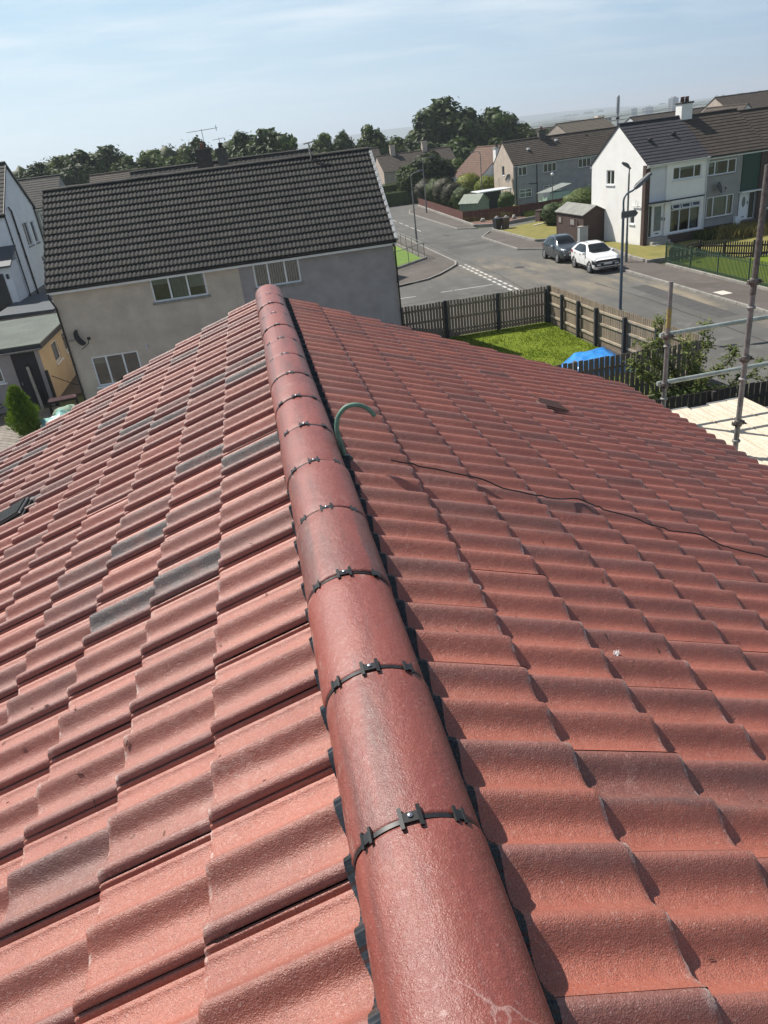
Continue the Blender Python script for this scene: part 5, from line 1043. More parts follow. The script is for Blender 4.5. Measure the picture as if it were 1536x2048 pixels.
# ------------------------------------------------------------------ street lamps, poles, sign
M_POST = M('blue_grey_post', (.10, .125, .16), .5, .2, 4, metal=.2); M_POST2 = M('grey_post', (.17, .175, .175), .6, .25, 4, metal=.2)
def lamp(loc, label, d, h=5.6, arm=1.1, mat=None, rise=.25, head=.62):
    """d: direction the arm points (radians)"""
    mat = mat or M_POST2; t = thing('street_lamp', label, 'street lamp', loc, d, 'street lamps'); mb = MB(); mb.tube([(0, 0, 0), (0, 0, 1.15)], .085, 10); mb.tube([(0, 0, 1.15), (0, 0, h-.55)], [.062, .048], 10)
    mb.obj('post', mat, t); a = MB(); a.tube(spline([(0, 0, h-.55), (0, 0, h-.2), (.14, 0, h-.02), (.4, 0, h+.06), (arm, 0, h+rise)], 5), .036, 8); a.obj('arm', mat, t)
    k = MB(); ang = math.atan2(rise-.06, arm-.4); M4 = Matrix.Translation((arm, 0, h+rise)) @ Matrix.Rotation(-ang, 4, 'Y')
    k.add([(-.08, -.05, -.05), (.08, -.11, -.06), (head-.06, -.11, -.05), (head, -.06, -.03), (head, .06, -.03), (head-.06, .11, -.05), (.08, .11, -.06), (-.08, .05, -.05), (-.08, -.04, .05), (.08, -.08, .07), (head-.06, -.08, .03), (head, -.05, .0), (head, .05, .0), (head-.06, .08, .03), (.08, .08, .07), (-.08, .04, .05)], [tuple(range(7, -1, -1)), tuple(range(8, 16))]+[(i, (i+1) % 8, 8+(i+1) % 8, 8+i) for i in range(8)], False, M4); k.obj('lantern', M('lantern_grey', (.12, .125, .13), .5, .2, 5), t)
    return t
L1 = lamp((13.75, 27.2, KH), 'blue grey street lamp behind the garden fence, arm reaching right', R(12), 5.35, .55, M_POST, .16, .75)
lamp((21.55, 42.1, KH), 'grey street lamp in front of the white gable, arm reaching left', R(172), 5.35, .35, M_POST2, .02, .55)
lamp((13.75, 64.0, KH), 'tall grey street lamp by the mesh fence at the junction', R(8), 5.3, .75, M_POST2, .14, .35)
lamp((20.25, 87.5, KH), 'slim street lamp beside the red timber fence', R(8), 5.6, .9, M_POST2, .05, .5)
lamp((27.2, 88.5, 0), 'slim street lamp behind the clipped hedges', R(170), 5.6, .7, M_POST2, .05, .5)
t = thing('lamp_post', 'short straight post with a small white top by the greenhouse', 'lamp post', (29.8, 73.8, 0)); mb = MB(); mb.tube([(0, 0, 0), (0, 0, 3.1)], .045, 8); mb.obj('post', M_POST2, t); mb = MB(); mb.lathe([(.05, 3.1), (.16, 3.2), (.16, 3.3), (.05, 3.38)], 10); mb.obj('lantern', M_UPVC, t)
t = thing('street_sign', 'small grey arrow shaped street sign fixed to the nearer lamp post', 'sign', (13.75, 27.14, KH+4.62), R(6)); mb = MB(); mb.prism([(-.14, -.11), (.44, -.11), (.56, 0), (.44, .13), (-.14, .13)], -.06, -.03); mb.obj('plate', M('sign_grey', (.10, .095, .09), .6, .3, 12), t); mb = MB(); [mb.box((-.12, -.066, z), (.43, -.06, z+.014)) for z in (-.095, .10)]; mb.obj('border', M('sign_pale', (.40, .38, .34), .7, .2, 8), t)

# ------------------------------------------------------------------ fences
M_FWOOD = M('weathered_fence', (.31, .245, .175), .9, .35, 1.2, stretch=(7, 7, .5), objvar=.0, fine=.18, fscale=25, col2=(.145, .115, .085))
M_FRAIL = M('weathered_rail', (.36, .30, .225), .9, .3, 2, fine=.15); M_FPOST = M('dark_stained_post', (.030, .032, .034), .8, .3, 4)
M_FGREY = M('grey_fence', (.17, .145, .125), .9, .35, 1.2, stretch=(6, 6, .5), fine=.2, fscale=25, col2=(.105, .092, .08))
M_RED = M('red_brown_fence', (.120, .038, .026), .85, .3, 1.5, stretch=(5, 5, .6), col2=(.075, .026, .02)); M_BLACKF = M('black_brown_fence', (.030, .024, .022), .85, .3, 1.5, stretch=(5, 5, .6))
M_RAILG = M('green_railing', (.024, .055, .032), .6, .25, 4)
def fence(name, label, pts, h, bw, gap, mat, railm=None, postm=None, rails=(.3, .9, 1.45), pspace=2.4, inside=1, top=None, ph=None, pw=.1, bt=.02, cat='fence', railt=.045, railh=.09):
    """boards on the far side, rails and posts on the side given by inside (+1: right of the walking direction)"""
    t = thing(name, label, cat, (pts[0][0], pts[0][1], 0)); o0 = Vector((pts[0][0], pts[0][1], 0)); ph = ph or h
    pb = MB(); pr_ = MB(); posts = []
    for a, b in zip(pts[:-1], pts[1:]):
        A = Vector((a[0], a[1], 0))-o0; Bv = Vector((b[0], b[1], 0))-o0; d = Bv-A; L_ = d.length; d.normalize(); s = Vector((d.y, -d.x, 0))*inside
        M4 = Matrix(((d.x, s.x, 0, A.x), (d.y, s.y, 0, A.y), (0, 0, 1, 0), (0, 0, 0, 1)))
        x = 0.
        while x < L_-.01:
            w = min(bw*rng.uniform(.93, 1.03), L_-x); hh = h+rng.uniform(-.02, .015); lean = rng.uniform(-.006, .006)
            if top == 'point': pb.prism([(x, .06), (x+w, .06), (x+w, hh-w*.6), (x+w/2, hh), (x, hh-w*.6)], -bt, 0, 'y', M4)
            else: pb.add([(x, -bt, .04), (x+w, -bt, .04), (x+w+lean, -bt, hh), (x+lean, -bt, hh+.004), (x, 0, .04), (x+w, 0, .04), (x+w+lean, 0, hh), (x+lean, 0, hh+.004)], [(0, 3, 2, 1), (4, 5, 6, 7), (0, 1, 5, 4), (1, 2, 6, 5), (2, 3, 7, 6), (3, 0, 4, 7)], False, M4)
            x += bw+gap
        for z in rails: pr_.box((0, .001, z-railh/2), (L_, railt, z+railh/2), M4, .006)
        n = max(1, int(round(L_/pspace)))
        for i in range(n+1): posts.append((A+d*(L_*i/n), M4, L_*i/n))
    pb.obj('panel', mat, t); pr_.obj('rail', railm or mat, t)
    done = []
    for p, M4, x in posts:
        if any((p-q).length < .2 for q in done): continue
        done.append(p); k = MB(); k.box((x-pw/2, railt+.002, 0), (x+pw/2, railt+pw, ph), M4, .008); k.obj('post', postm or mat, t)
    return t
fence('timber_fence', 'weathered board fence with dark posts along the back of the lawn', [(5.5, 31.95), (12.55, 31.72)], 1.62, .105, .032, M_FWOOD, M_FWOOD, M_FPOST, rails=(.32, .86, 1.38), pspace=2.35, inside=1, ph=1.66, pw=.14)
fence('timber_fence', 'sunlit board fence with pale rails along the street side of the lawn', [(12.6, 31.7), (12.75, 27.0), (13.25, 20.95)], 1.66, .105, .022, M_FWOOD, M_FRAIL, M_FPOST, rails=(.34, .90, 1.36), pspace=1.75, inside=1, ph=1.5, pw=.13)
fence('timber_fence', 'grey board fence in front of the blue tarpaulin', [(13.3, 20.8), (7.0, 20.75)], 1.52, .145, .028, M_FGREY, M_FGREY, M_FGREY, rails=(.4, 1.15), pspace=2.0, inside=1)
fence('timber_fence', 'black brown board fence beyond the scaffold boards', [(19, 16.5), (9.0, 16.6)], 1.52, .15, .02, M_BLACKF, M_BLACKF, M_BLACKF, rails=(.4, 1.15), pspace=2.2, inside=-1)
fence('timber_fence', 'red brown solid board fence round the hedged garden on the bend', [(30.8, 73.2), (25.2, 72.1), (20.65, 73.75), (21.6, 97.4)], 1.05, .11, .008, M_RED, M_RED, M_RED, rails=(.25, .85), pspace=2.2, inside=1)
fence('picket_fence', 'dark picket fence between the front lawns by the white house', [(22.95, 39.75), (25.2, 40.6), (27.1, 38.2), (32.5, 36.2)], .92, .07, .055, M_BLACKF, M_BLACKF, M_BLACKF, rails=(.28, .68), pspace=1.8, top='point', ph=1.0)
t = thing('green_railings', 'long dark green railings along the far pavement', 'railing', (22.74, 39.75, .2)); mb = MB()
ry = 0
while ry > -30: mb.box((-.012, ry-.016, .02), (.012, ry+.016, 1.10)); ry -= .105
mb.obj('pales', M_RAILG, t); mb = MB(); [mb.box((-.02, -30, z), (.02, 0, z+.035)) for z in (.12, .92)]; mb.obj('rail', M_RAILG, t)
for k in range(13): mb = MB(); mb.box((-.03, -2.5*k-.03, 0), (.03, -2.5*k+.03, 1.14)); mb.obj('post', M_RAILG, t)
# wire mesh fence round the bright lawn
t = thing('mesh_fence', 'thin wire mesh fence with slim posts round the bright lawn', 'fence', (0, 0, 0)); mpts = [(9.2, 51.65), (12.2, 54.55), (11.95, 66), (11.9, 72)]
wm_ = MB(); rl = MB(); M_WIRE = M('grey_wire', (.20, .20, .185), .6, .2, 4, metal=.3)
for a, b in zip(mpts[:-1], mpts[1:]):
    A = Vector((*a, 0)); Bv = Vector((*b, 0)); d = Bv-A; L_ = d.length; n = int(L_/.07)
    for i in range(n): p = A+d*(i/n); wm_.add([p+Vector((0, 0, .22)), p+d.normalized()*.008+Vector((0, 0, .22)), p+d.normalized()*.008+Vector((0, 0, 1.2)), p+Vector((0, 0, 1.2))], [(0, 1, 2, 3)])
    for z in [.3+.15*k for k in range(7)]: wm_.tube([A+Vector((0, 0, z)), Bv+Vector((0, 0, z))], .004, 4)
    rl.tube([A+Vector((0, 0, 1.22)), Bv+Vector((0, 0, 1.22))], .022, 6)
    for i in range(int(L_/1.9)+1):
        p = A+d*(i/(int(L_/1.9)+.0001) if L_ > 2 else 0); k = MB(); k.tube([p, p+Vector((0, 0, 1.24))], .025, 6); k.obj('post', M_WIRE, t)
wm_.obj('mesh', M_WIRE, t); rl.obj('rail', M_WIRE, t)
# blue tarpaulin over a garden heap
m, nt, b, N, L = newmat('blue_tarpaulin'); tc = N('ShaderNodeTexCoord'); n = N('ShaderNodeTexNoise'); n.inputs['Scale'].default_value = 3; n.inputs['Detail'].default_value = 4; L(tc.outputs['Object'], n.inputs['Vector']); r_ = N('ShaderNodeValToRGB'); r_.color_ramp.elements[0].color = (.012, .17, .52, 1); r_.color_ramp.elements[1].color = (.03, .27, .68, 1); r_.color_ramp.elements[0].position = .35; r_.color_ramp.elements[1].position = .65; L(n.outputs['Fac'], r_.inputs[0]); L(r_.outputs[0], b.inputs['Base Color']); b.inputs['Roughness'].default_value = .32; bp = N('ShaderNodeBump'); bp.inputs['Strength'].default_value = .6; bp.inputs['Distance'].default_value = .05; L(n.outputs['Fac'], bp.inputs['Height']); L(bp.outputs[0], b.inputs['Normal'])
mb = MB()
def tarp(u, v):
    x = (u-.5)*2; y = (v-.5)*2; ex = max(abs(x), abs(y)*.98); h_ = 1.02*(1-smooth(.45, 1.0, ex)*1.0) if ex < 1 else 0; h_ = .06+min(.98, 1.02*(1-max(0, (abs(x)-.38)/.62)**1.05))*(1-max(0, (abs(y)-.5)/.5)**1.6)
    w = .045*noise.noise(Vector((x*2.6, y*2.6, 1)))+.02*noise.noise(Vector((x*7, y*3, 4))); return (11.2+1.3*x+.1*y+w, 24.1+1.0*y, max(.03, h_*.58+w*1.2+.05*x+.022*abs(noise.noise(Vector((x*5+y*3, y*6, 2))))))
mb.grid(tarp, 34, 28); tag(mb.obj('tarpaulin', m), 'bright blue tarpaulin draped over a heap on the lawn', 'tarpaulin')

# ------------------------------------------------------------------ parked cars
def lerp(a, b, t): return a+(b-a)*t
def cubic(tab, y):
    """monotone-ish interpolation of rows (y, v1, v2, ...)"""
    for i in range(len(tab)-1):
        if y <= tab[i+1][0] or i == len(tab)-2:
            a, b = tab[i], tab[i+1]; t = max(0, min(1, (y-a[0])/(b[0]-a[0]))); p = tab[max(i-1, 0)]; q = tab[min(i+2, len(tab)-1)]; out = []
            for k in range(1, len(a)):
                m0 = (b[k]-p[k])/(b[0]-p[0])*(b[0]-a[0]) if b[0] != p[0] else 0; m1 = (q[k]-a[k])/(q[0]-a[0])*(b[0]-a[0]) if q[0] != a[0] else 0
                if i == 0: m0 = b[k]-a[k]
                if i == len(tab)-2: m1 = b[k]-a[k]
                t2, t3 = t*t, t*t*t; out.append((2*t3-3*t2+1)*a[k]+(t3-2*t2+t)*m0+(-2*t3+3*t2)*b[k]+(t3-t2)*m1)
            return out
def car(name, label, loc, rz, tab, paint, wheels, wr, spec):
    """tab rows: y, z_bottom, z_belt, z_top, half width at belt, half width at roof; the nose is at y = 0"""
    t = thing(name, label, 'car', loc, rz); Ln = tab[-1][0]
    def S(y, s):
        zb, zl, zt, w, wr_ = cubic(tab, y)
        pts = [(0, zb), (w*.80, zb), (w*.97, zb+.10), (w*1.0, lerp(zb, zl, .55)), (w*.985, zl), (lerp(w, wr_, .62), lerp(zl, zt, .60)), (wr_*.98, lerp(zl, zt, .90)), (wr_*.72, zt-.012), (0, zt)]
        sx = s*(len(pts)-1); i = min(int(sx), len(pts)-2); f = sx-i; P = [pts[max(i-1, 0)], pts[i], pts[i+1], pts[min(i+2, len(pts)-1)]]
        v = []
        for k in (0, 1): a, b, c, d = (q[k] for q in P); v.append(.5*((2*b)+(c-a)*f*.8+(2*a-5*b+4*c-d)*f*f*.8+b*0+(c-b)*f*f*.0+(3*b-a-3*c+d)*f**3*.8)+(0 if True else 0))
        # blend with linear so the curve interpolates its knots
        lx, lz = lerp(P[1][0], P[2][0], f), lerp(P[1][1], P[2][1], f); return (lerp(lx, v[0], .0)+.0, y, lz)
    def P(y, s, e=0.):
        sg = 1 if s >= 0 else -1; s = abs(s); p = Vector(S(y, s))
        if e:
            a = Vector(S(min(y+.02, Ln), s))-Vector(S(max(y-.02, 0), s)); c = Vector(S(y, min(1, s+.01)))-Vector(S(y, max(0, s-.01))); n_ = a.cross(c)
            if n_.length > 1e-9:
                n_.normalize(); n_ = n_ if n_.x*p.x+n_.z*(p.z-.7)+n_.y*(y-Ln/2)*.3 > 0 else -n_; p += n_*e
        return (p.x*sg, p.y, p.z)
    mb = MB(); NY = 44; NS = 64
    mb.grid(lambda u, v: P(Ln*v, 2*u-1) if abs(2*u-1) > 1e-9 else P(Ln*v, 0.), NS, NY)
    ends = MB()
    for yy in (0, Ln): ends.add([P(yy, 2*i/NS-1) for i in range(NS+1)], [tuple(range(NS+1))])
    mb.add(ends.v, ends.f)
    body = mb.obj('body', paint, t)
    for f in body.data.polygons: pass
    mod = body.modifiers.new('weld', 'WELD'); mod.merge_threshold = .002
    def patch(nm, y0, y1, s0, s1, mat, e=.006, parent=None, fy0=None, fy1=None, n=14, k=10):
        """patch on the surface; y limits may vary with s through fy0, fy1"""
        q = MB()
        def fn(u, v): s = lerp(s0, s1, u); a = fy0(s) if fy0 else y0; b_ = fy1(s) if fy1 else y1; return P(lerp(a, b_, v), s if abs(s) > 1e-6 else 1e-6, e)
        q.grid(fn, n, k); return q.obj(nm, mat, parent or t)
    spec(t, patch, P, Ln)
    tyre = M('tyre_rubber', (.018, .018, .019), .85, .2, 8); rim = M('alloy_rim', (.42, .43, .45), .35, .15, 6, metal=.7)
    for yy in wheels:
        for sg in (-1, 1):
            w = cubic(tab, yy)[3]; M4 = Matrix.Translation((sg*(w-.10), yy, wr)) @ Matrix.Rotation(sg*R(90), 4, 'Y')
            q = MB(); q.lathe([(wr*1.17, .025), (wr*1.17, .101)], 28, M4); q.obj('wheel_arch', M('arch_black', (.012, .012, .013), .8, .1, 5), t)
            q = MB(); q.lathe([(wr*.72, -.10), (wr*.94, -.10), (wr, -.06), (wr, .08), (wr*.95, .112), (wr*.72, .116), (wr*.70, .09)], 28, M4); wo = q.obj('wheel', tyre, t)
            q = MB(); q.lathe([(wr*.69, .085), (wr*.69, .112), (wr*.64, .116), (wr*.62, .092)], 28, M4)
            for k in range(5):
                a = 2*math.pi*k/5; R4 = M4 @ Matrix.Rotation(a, 4, 'Z'); q.add([(.03, -.045, .112), (wr*.66, -.035, .108), (wr*.66, .035, .108), (.03, .045, .112), (.03, -.05, .09), (wr*.66, -.04, .09), (wr*.66, .04, .09), (.03, .05, .09)], [(0, 1, 2, 3), (0, 4, 5, 1), (3, 2, 6, 7)], False, R4)
            q.lathe([(.05, .09), (.05, .118), (.02, .122)], 12, M4); q.obj('rim', rim, wo)
    return t
M_CGLASS = M('car_glass', (.010, .013, .016), .08, .2, 4, spec=.4); M_CBLACK = M('car_trim', (.016, .016, .017), .5, .2, 10); M_LAMPG = M('clear_lamp', (.62, .66, .70), .12, .1, 10, metal=.4); M_PLATE = M('number_plate', (.70, .70, .66), .5, .12, 30)
def car_paint(name, c, metal=0., rough=.28):
    m = M(name, c, rough, .03, 3, metal=metal); m.node_tree.nodes['Principled BSDF'].inputs['Coat Weight'].default_value = .8; m.node_tree.nodes['Principled BSDF'].inputs['Coat Roughness'].default_value = .06; return m
def mirrors(t, P, y, s, mat):
    for sg in (-1, 1):
        p = Vector(P(y, sg*s, .0)); q = MB(); q.lathe([(.02, -.09), (.075, -.07), (.085, 0), (.07, .08), (.02, .1)], 10, Matrix.Translation(p+Vector((sg*.11, -.02, .03))) @ Matrix.Rotation(R(90), 4, 'Y')); q.tube([p, p+Vector((sg*.1, -.01, .01))], .02, 6); q.obj('wing_mirror', mat, t)
def spec_suv(t, patch, P, Ln):
    for sg in (-1, 1):
        w = patch('side_window', 0, 0, sg*.525, sg*.72, M_CGLASS, .006, None, lambda s: 1.34+(abs(s)-.525)*3.2, lambda s: 3.32-(abs(s)-.525)*1.9)
        patch('window_pillar', 2.22, 2.30, sg*.525, sg*.722, M_CBLACK, .010, w)
        patch('sill_cladding', .55, 3.45, sg*.13, sg*.285, M_CBLACK, .006); patch('headlight', .10, .40, sg*.36, sg*.45, M_CBLACK, .008)
        patch('tail_lamp', Ln-.5, Ln-.06, sg*.44, sg*.50, M('tail_red', (.25, .01, .01), .2, .1, 8), .006)
        mb = MB(); mb.tube([P(y, sg*.86, .02) for y in (1.85, 2.3, 2.7, 3.15)], .014, 6); mb.obj('roof_rail', M_CBLACK, t)
        p = MB(); 
        for yy in (1.40, 2.28, 3.1): p.tube([P(yy, sg*(.28+.02*i), .003) for i in range(13)], .004, 4)
        p.obj('door_seam', M_CBLACK, t); p = MB(); [p.box((sg*.872-.012, yy, .93), (sg*.872+.012, yy+.16, .955)) for yy in (2.05, 2.9)]; p.obj('door_handle', M_CBLACK, t)
    q = MB(); q.grid(lambda u, v: ws(P, u, v, .97, 1.76), 16, 10); q.obj('windscreen', M_CGLASS, t)
    mirrors(t, P, 1.45, .53, M_UPVC)
    g = MB(); g.prism([(-.74, .66), (.74, .66), (.80, .74), (.62, .78), (-.62, .78), (-.80, .74)], -.022, .02); g.prism([(-.78, .44), (-.52, .42), (-.46, .62), (-.82, .66)], -.02, .02); g.prism([(.78, .44), (.52, .42), (.46, .62), (.82, .66)][::-1], -.02, .02); g.prism([(-.46, .34), (.46, .34), (.50, .62), (-.50, .62)], -.02, .02); g.obj('grille', M_CBLACK, t)
    g = MB(); g.box((-.5, -.034, .36), (.5, -.015, .42)); g.obj('skid_plate', M('satin_silver', (.5, .5, .5), .4, .1, 5, metal=.4), t); g = MB(); g.box((-.26, -.036, .52), (.26, -.022, .63)); g.obj('number_plate', M_PLATE, t)
    for sg in (-1, 1): g = MB(); g.box((sg*.56-.12, -.03, .49), (sg*.56+.12, -.015, .57)); g.box((sg*.42-.3, -.03, .79), (sg*.42+.3, -.016, .805)); g.obj('headlight', M_LAMPG, t)
def ws(P, u, v, y0, y1):
    """windscreen: between bonnet edge y0 and roof edge y1, across the car"""
    s = 1-(.34-.10*v)*abs(2*u-1); sg = 1 if u >= .5 else -1; yy = lerp(y0+.26*(abs(2*u-1))**2*(1-.5*v), y1+.06*abs(2*u-1)**2, v); return P(yy, sg*max(.0001, s) if s < 1 else 1., .008)
suv = [(0, .34, .70, .80, .60, .46), (.05, .27, .78, .88, .72, .56), (.16, .23, .84, .95, .80, .66), (.4, .21, .90, 1.01, .845, .70), (.85, .20, .95, 1.06, .86, .68), (1.0, .20, .96, 1.09, .865, .66), (1.35, .20, .97, 1.32, .865, .58), (1.8, .20, .98, 1.52, .865, .545), (2.3, .20, 1.0, 1.575, .865, .55), (2.9, .20, 1.02, 1.55, .865, .54), (3.4, .23, 1.06, 1.45, .85, .52), (3.75, .30, 1.08, 1.25, .82, .55), (3.9, .40, .98, 1.06, .76, .56)]
car('parked_car', 'white crossover car parked with its nose towards us', (19.55, 40.35, .004), R(-2), suv, car_paint('white_paint', (.80, .80, .80)), (.76, 3.14), .335, spec_suv).scale = (.95, .95, .95)
def spec_mini(t, patch, P, Ln):
    for sg in (-1, 1):
        w = patch('side_window', 0, 0, sg*.525, sg*.72, M_CGLASS, .006, None, lambda s: 1.22+(abs(s)-.525)*2.6, lambda s: 3.0-(abs(s)-.525)*1.6)
        patch('window_pillar', 2.16, 2.28, sg*.52, sg*.725, M('graphite_paint', (.040, .052, .062)), .010, w)
        g = MB(); p = Vector(P(.22, sg*.52, .0)); g.lathe([(.115, -.02), (.125, .02), (.10, .05), (.03, .065)], 16, Matrix.Translation(Vector((sg*.52, .10, .76))) @ Matrix.Rotation(R(78), 4, 'X')); g.lathe([(.06, -.02), (.065, .02), (.02, .04)], 14, Matrix.Translation(Vector((sg*.55, .03, .52))) @ Matrix.Rotation(R(88), 4, 'X')); g.obj('headlight', M_LAMPG, t)
        p = MB(); [p.tube([P(yy, sg*(.2+.025*i), .003) for i in range(13)], .004, 4) for yy in (1.25, 2.3)]; p.obj('door_seam', M_CBLACK, t); p = MB(); p.box((sg*.805-.012, 1.95, .80), (sg*.805+.012, 2.1, .825)); p.obj('door_handle', M_LAMPG, t)
        patch('tail_lamp', Ln-.3, Ln-.06, sg*.42, sg*.50, M('tail_red', (.25, .01, .01)), .006)
    q = MB(); q.grid(lambda u, v: ws(P, u, v, .95, 1.62), 16, 10); q.obj('windscreen', M_CGLASS, t); mirrors(t, P, 1.32, .53, M_LAMPG)
    g = MB(); g.box((-.36, -.02, .30), (.36, .02, .44), None, .005); g.obj('grille', M_CBLACK, t); g = MB(); g.box((-.26, -.035, .45), (.26, -.0, .55)); g.obj('number_plate', M_PLATE, t); g = MB(); g.box((-.32, -.012, .68), (.32, .02, .70)); g.obj('chrome_bar', M_LAMPG, t)
mini = [(0, .30, .62, .74, .62, .54), (.08, .24, .70, .84, .70, .60), (.35, .21, .78, .93, .77, .64), (.8, .19, .83, 1.0, .80, .64), (1.0, .19, .84, 1.07, .805, .60), (1.35, .19, .86, 1.33, .81, .54), (1.75, .19, .87, 1.47, .81, .53), (2.3, .19, .89, 1.49, .81, .53), (2.85, .20, .91, 1.42, .80, .52), (3.25, .24, .92, 1.24, .77, .52), (3.45, .32, .90, 1.02, .73, .55), (3.55, .42, .80, .88, .66, .52)]
car('parked_car', 'small dark graphite hatchback parked behind the white car', (19.48, 44.95, .004), R(-1), mini, car_paint('graphite_paint_coat', (.040, .052, .062), .3, .3), (.68, 2.92), .30, spec_mini)

# ------------------------------------------------------------------ trees, hedges, shrubs
M_LF_DARK = mat_leaf('dark_foliage', (.026, .048, .013), (.080, .115, .028), .3)
M_LF_MID = mat_leaf('mid_foliage', (.040, .070, .016), (.120, .155, .036), .35)
M_LF_LIME = mat_leaf('lime_foliage', (.10, .13, .016), (.24, .25, .035), .35)
M_LF_BRN = mat_leaf('bronze_hedge', (.030, .030, .014), (.085, .080, .036), .2)
M_LF_CON = mat_leaf('golden_conifer', (.055, .115, .010), (.16, .22, .020), .3)
M_LF_APPLE = mat_leaf('apple_leaves', (.075, .110, .022), (.19, .215, .060), .4)
M_BARK = M('bark', (.060, .048, .036), .95, .3, 4, bump=.6, bscale=25)
def leafcloud(rg, blobs, n, size, shell=(.55, 1.06), flat=.5):
    """many small leaf faces spread through a few overlapping ellipsoids, clumped"""
    mb = MB(); vol = [b[3]*b[4]*b[5] for b in blobs]; tot = sum(vol)
    for b, v in zip(blobs, vol):
        k = int(n*v/tot); cl = [Vector((rg.gauss(0, 1), rg.gauss(0, 1), rg.gauss(0, 1))).normalized() for _ in range(max(6, k//45))]
        for i in range(k):
            d = cl[i % len(cl)]+Vector((rg.gauss(0, .26), rg.gauss(0, .26), rg.gauss(0, .26))); d.normalize(); r = rg.uniform(*shell)*(1+.16*noise.noise(d*2.5+Vector((b[0]*3, b[1], b[2])))); r = r if rg.random() > .1 else r*rg.uniform(1, 1.13)
            p = Vector((b[0]+b[3]*d.x*r, b[1]+b[4]*d.y*r, b[2]+b[5]*d.z*r)); nrm = (d+Vector((rg.gauss(0, flat), rg.gauss(0, flat), rg.gauss(0, flat)+.3))).normalized()
            a = nrm.cross(Vector((rg.gauss(0, 1), rg.gauss(0, 1), rg.gauss(0, 1)))).normalized(); c = nrm.cross(a); s = size*rg.uniform(.6, 1.25)
            mb.add([p-a*s, p-c*s*.55+nrm*s*.15, p+a*s, p+c*s*.55+nrm*s*.15], [(0, 1, 2, 3)])
    return mb
def cores(mb, blobs, k, seed=1, n=12, m=8):
    for i, b in enumerate(blobs): lumpy(mb, (b[0], b[1], b[2]), (b[3]*k, b[4]*k, b[5]*k), seed+i*1.7, n, m, .35)
    return mb
def make_tree(name, label, seed, blobs, n, size, leaf, trunk=(.10, .9), group=None, core=.60):
    rg = random.Random(seed); t = thing(name, label, 'tree', (0, 0, -500), 0, group)
    mb = leafcloud(rg, blobs, n, size); cores(mb, blobs, core, seed); mb.obj('crown', leaf, t)
    tk = MB(); tk.tube([(0, 0, -.1), (.01, 0, trunk[1]*.5), (.02, .01, trunk[1])], [trunk[0], trunk[0]*.75, trunk[0]*.5], 7)
    for b in blobs[1:5]: tk.tube([(.01, 0, trunk[1]*.6), ((b[0])*.5, b[1]*.5, (trunk[1]+b[2])*.5), (b[0], b[1], b[2])], [trunk[0]*.5, trunk[0]*.35, trunk[0]*.15], 5)
    tk.obj('trunk', M_BARK, t); return t
# prototypes with a crown radius of about 1 and a height of about 2.6
rg = random.Random(21)
def crown_blobs(rg, k, tall=1.):
    out = [(0, 0, 1.45*tall, .78, .78, .85*tall)]
    for i in range(k): a = 2*math.pi*i/k+rg.uniform(-.4, .4); r = rg.uniform(.35, .62); z = rg.uniform(.85, 2.05)*tall; s = rg.uniform(.34, .52); out.append((r*math.cos(a), r*math.sin(a), z, s, s, s*rg.uniform(.8, 1.1)))
    out.append((rg.uniform(-.2, .2), rg.uniform(-.2, .2), 2.25*tall, .36, .36, .34)); return out
PROTO = [('oak_tree', make_tree, crown_blobs(rg, 9), M_LF_DARK), ('ash_tree', make_tree, crown_blobs(rg, 8, 1.05), M_LF_MID), ('lime_tree', make_tree, crown_blobs(rg, 7, 1.15), M_LF_DARK), ('oak_tree', make_tree, crown_blobs(rg, 10, .95), M_LF_MID)]
# (x, y, top z, crown radius, kind)
BELT = [(-30.5, 121, 9.6, 2.5, 1), (-27.0, 120, 10.9, 2.6, 0), (-24.1, 122, 11.5, 2.7, 1), (-20.8, 119, 11.8, 3.0, 0), (-17.6, 121, 11.2, 2.6, 2), (-15.2, 118, 10.7, 2.7, 3), (-12.0, 121, 10.8, 2.9, 1), (-9.2, 118, 10.0, 2.4, 3), (-7.2, 122, 10.5, 1.8, 1), (-5.2, 123, 11.7, 2.3, 0), (-2.3, 119, 10.4, 2.4, 3), (1.2, 121, 11.7, 3.2, 0), (5.0, 119, 10.6, 3.1, 2),
        (14.0, 131, 10.3, 2.3, 1), (17.5, 130, 10.2, 2.2, 0), (20.0, 133, 7.8, 2.2, 3), (22.3, 130, 10.7, 2.3, 1), (26.4, 131, 8.8, 2.6, 3), (30.3, 129, 10.5, 3.1, 0), (34.4, 131, 12.0, 3.9, 2), (38.7, 130, 11.2, 3.6, 0), (43.0, 132, 9.9, 3.1, 2), (47.6, 131, 8.0, 2.7, 1), (51.8, 130, 6.6, 2.2, 0),
        (25.7, 105, 6.1, 3.0, 0), (23.0, 104.6, 5.2, 2.5, 3), (28.6, 106, 4.8, 2.1, 1), (33.5, 118, 7.2, 3.2, 0), (29.0, 120, 6.4, 2.6, 2), (37.5, 114, 6.6, 2.2, 1), (48.2, 103, 6.4, 1.9, 3)]
